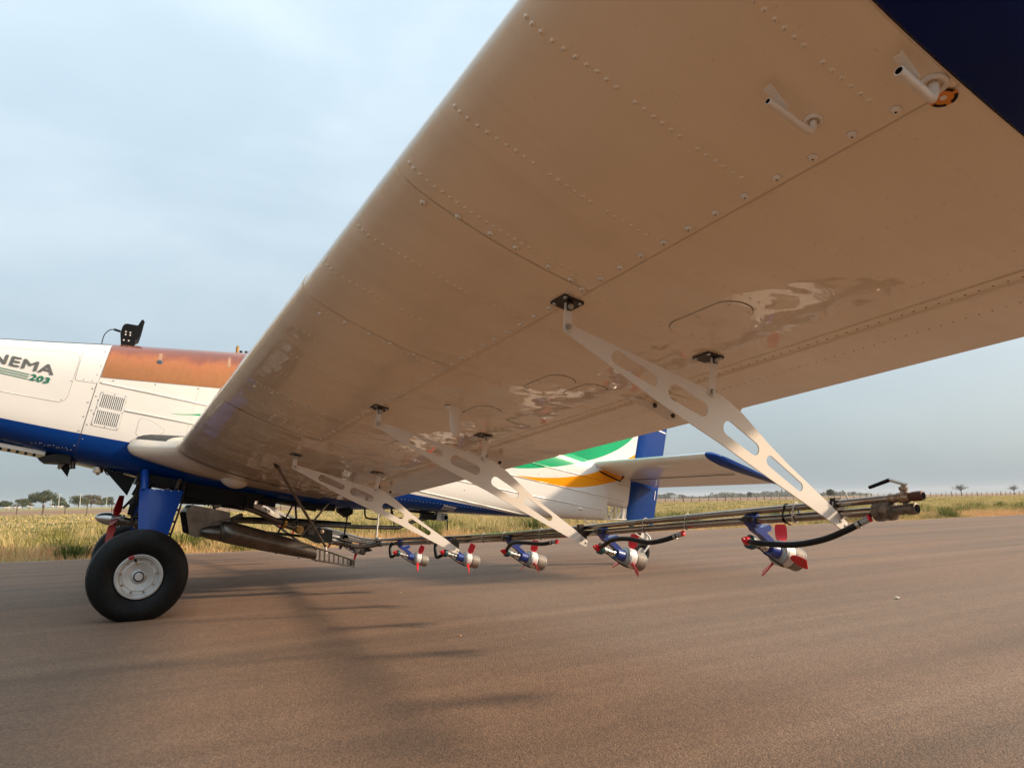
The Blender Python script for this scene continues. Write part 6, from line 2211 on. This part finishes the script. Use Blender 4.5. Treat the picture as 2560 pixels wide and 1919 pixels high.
def grass(name, label, n, xr, yr, hgt, wid, m, hfun=None, lean=0.5, clump=0.0):
    x = RNG.uniform(*xr, n); y = yr[0] + (yr[1] - yr[0]) * RNG.uniform(0, 1, n)
    if clump:
        kc = max(4, n // 14)
        cx = RNG.uniform(*xr, kc); cy = yr[0] + (yr[1] - yr[0]) * RNG.uniform(0, 1, kc)
        pick = RNG.integers(0, kc, n)
        x = cx[pick] + RNG.normal(0, clump, n); y = np.clip(cy[pick] + RNG.normal(0, clump, n), yr[0], None)
    # only what lies in or near the camera's wedge
    rx, ry = x - CAM.x, y - CAM.y
    dep = rx * math.sin(YAW) + ry * math.cos(YAW); lat = rx * math.cos(YAW) - ry * math.sin(YAW)
    keep = np.abs(lat) < dep * 0.92 + 6
    x, y = x[keep], y[keep]; n = len(x)
    z = terr(x, y)
    h = hgt * RNG.uniform(0.45, 1.15, n)
    if hfun is not None:
        h *= hfun(x, y)
    a = RNG.uniform(0, 2 * np.pi, n); ca, sa = np.cos(a), np.sin(a)
    la = RNG.uniform(0, 2 * np.pi, n); ll = h * lean * RNG.uniform(0.1, 1.0, n)
    lx, ly = np.cos(la) * ll, np.sin(la) * ll
    w = wid * RNG.uniform(0.6, 1.3, n) * 0.5
    z0 = z - 0.03
    V = np.empty((n, 5, 3))
    V[:, 0] = np.stack([x - ca * w, y - sa * w, z0], 1)
    V[:, 1] = np.stack([x + ca * w, y + sa * w, z0], 1)
    V[:, 2] = np.stack([x + lx * .35 + ca * w * .8, y + ly * .35 + sa * w * .8, z + h * 0.62], 1)
    V[:, 3] = np.stack([x + lx * .35 - ca * w * .8, y + ly * .35 - sa * w * .8, z + h * 0.62], 1)
    V[:, 4] = np.stack([x + lx, y + ly, z + h * (1 - 0.25 * lean * RNG.uniform(0, 1, n))], 1)
    me = bpy.data.meshes.new(name)
    me.vertices.add(5 * n); me.vertices.foreach_set('co', V.reshape(-1))
    b = (np.arange(n) * 5)[:, None]
    lv = np.concatenate([b + np.array([[0, 1, 2, 3]]), b + np.array([[3, 2, 4]])], 1).astype(np.int32).ravel()
    me.loops.add(7 * n); me.loops.foreach_set('vertex_index', lv)
    me.polygons.add(2 * n)
    ls = np.stack([np.arange(n) * 7, np.arange(n) * 7 + 4], 1).astype(np.int32).ravel()
    lt = np.tile(np.array([4, 3], dtype=np.int32), n)
    me.polygons.foreach_set('loop_start', ls); me.polygons.foreach_set('loop_total', lt)
    at = me.attributes.new('tint', 'FLOAT', 'FACE'); at.data.foreach_set('value', np.repeat(RNG.uniform(0, 1, n), 2).astype(np.float32))
    me.materials.append(m); me.update(); me.validate()
    return tag(link(name, me), label, 'grass', kind='stuff')


def clumpy(x, y):
    return 0.38 + 0.85 * (0.5 + 0.5 * np.sin(x * 0.9 + 2 * np.sin(y * 0.7)) * np.sin(y * 1.1 + np.sin(x * 0.5)))


grass('verge_grass', 'short straw-coloured grass fringing the runway edge', 60000, (-14, 60), (GY - 0.02, GY + 2.2), 0.16, 0.012, M_VERGE, lambda x, y: np.clip(0.25 + (y - GY) * 0.8, 0.25, 1.4), 0.9, 0.10)
grass('tall_grass', 'tall yellow and green grass beside the runway', 150000, (-16, 60), (GY + 1.2, GY + 9.5), 0.44, 0.011, M_GRASS, lambda x, y: clumpy(x, y) * np.clip(0.35 + (y - GY - 1.2) * 0.5, 0.35, 1.0), 1.15, 0.16)
grass('meadow_grass', 'mixed dry and green grass of the middle ground', 150000, (-40, 130), (GY + 9, 45), 0.19, 0.030, M_GRASS, lambda x, y: clumpy(x * 0.5, y * 0.5) * np.clip(1.15 - (y - 15) * 0.02, 0.5, 1), 0.7, 0.3)
grass('far_grass', 'short far grass up to the fence', 110000, (-90, 260), (45, 94), 0.10, 0.09, M_GRASS, None, 0.6, 0.6)

M_TUSS = grass_mat('green_tussock', [(0.05, (0.06, 0.085, 0.018)), (0.5, (0.13, 0.155, 0.035)), (0.95, (0.36, 0.30, 0.09))], 0.8)


def tussocks(name, label, count, xr, yr, hgt):
    cx = RNG.uniform(*xr, count); cy = RNG.uniform(*yr, count); rad = RNG.uniform(0.12, 0.38, count); hh = hgt * RNG.uniform(0.55, 1.15, count)
    V, F, T = [], [], []
    for i in range(count):
        m_ = int(150 + 260 * rad[i])
        a = RNG.uniform(0, 6.283, m_); q = np.sqrt(RNG.uniform(0, 1, m_)) * rad[i]
        for k in range(m_):
            x, y = cx[i] + q[k] * math.cos(a[k]), cy[i] + q[k] * math.sin(a[k])
            z = float(terr(x, y)) - 0.02
            h = hh[i] * RNG.uniform(0.5, 1.1); ln = h * (0.25 + 0.7 * q[k] / rad[i]) * RNG.uniform(0.4, 1.1)
            an = a[k] + RNG.normal(0, 0.5); wx, wy = -math.sin(an) * 0.006, math.cos(an) * 0.006
            o = len(V)
            V += [(x - wx, y - wy, z), (x + wx, y + wy, z), (x + math.cos(an) * ln * .35 + wx, y + math.sin(an) * ln * .35 + wy, z + h * .65), (x + math.cos(an) * ln * .35 - wx, y + math.sin(an) * ln * .35 - wy, z + h * .65), (x + math.cos(an) * ln, y + math.sin(an) * ln, z + h * (1.0 - 0.3 * ln / h))]
            F += [(o, o + 1, o + 2, o + 3), (o + 3, o + 2, o + 4)]
            t = RNG.uniform(0, 1); T += [t, t]
    me = bpy.data.meshes.new(name); me.from_pydata(V, [], F)
    at = me.attributes.new('tint', 'FLOAT', 'FACE'); at.data.foreach_set('value', np.array(T, dtype=np.float32))
    me.materials.append(M_TUSS)
    tag(link(name, me), label, 'grass', kind='stuff')


tussocks('grass_tussocks', 'darker green grass tufts scattered through the dry grass', 130, (-12, 36), (GY + 0.7, GY + 7), 0.46)

# ------------------------------------------------------------------ haze
g = G().box((0, 0, 11.4), (6200, 6200, 27.0))
hz = g.obj('haze', [], None, 0)
mh = bpy.data.materials.new('haze_air'); mh.use_nodes = True
mh.node_tree.nodes.clear()
ho = mh.node_tree.nodes.new('ShaderNodeOutputMaterial'); hv = mh.node_tree.nodes.new('ShaderNodeVolumePrincipled')
hv.inputs['Color'].default_value = (0.92, 0.95, 1.0, 1)
hv.inputs['Density'].default_value = 0.00012
hv.inputs['Anisotropy'].default_value = 0.2
mh.node_tree.links.new(hv.outputs[0], ho.inputs['Volume'])
hz.data.materials.append(mh)
tag(hz, 'thin pale haze over the fields', 'haze', kind='stuff')
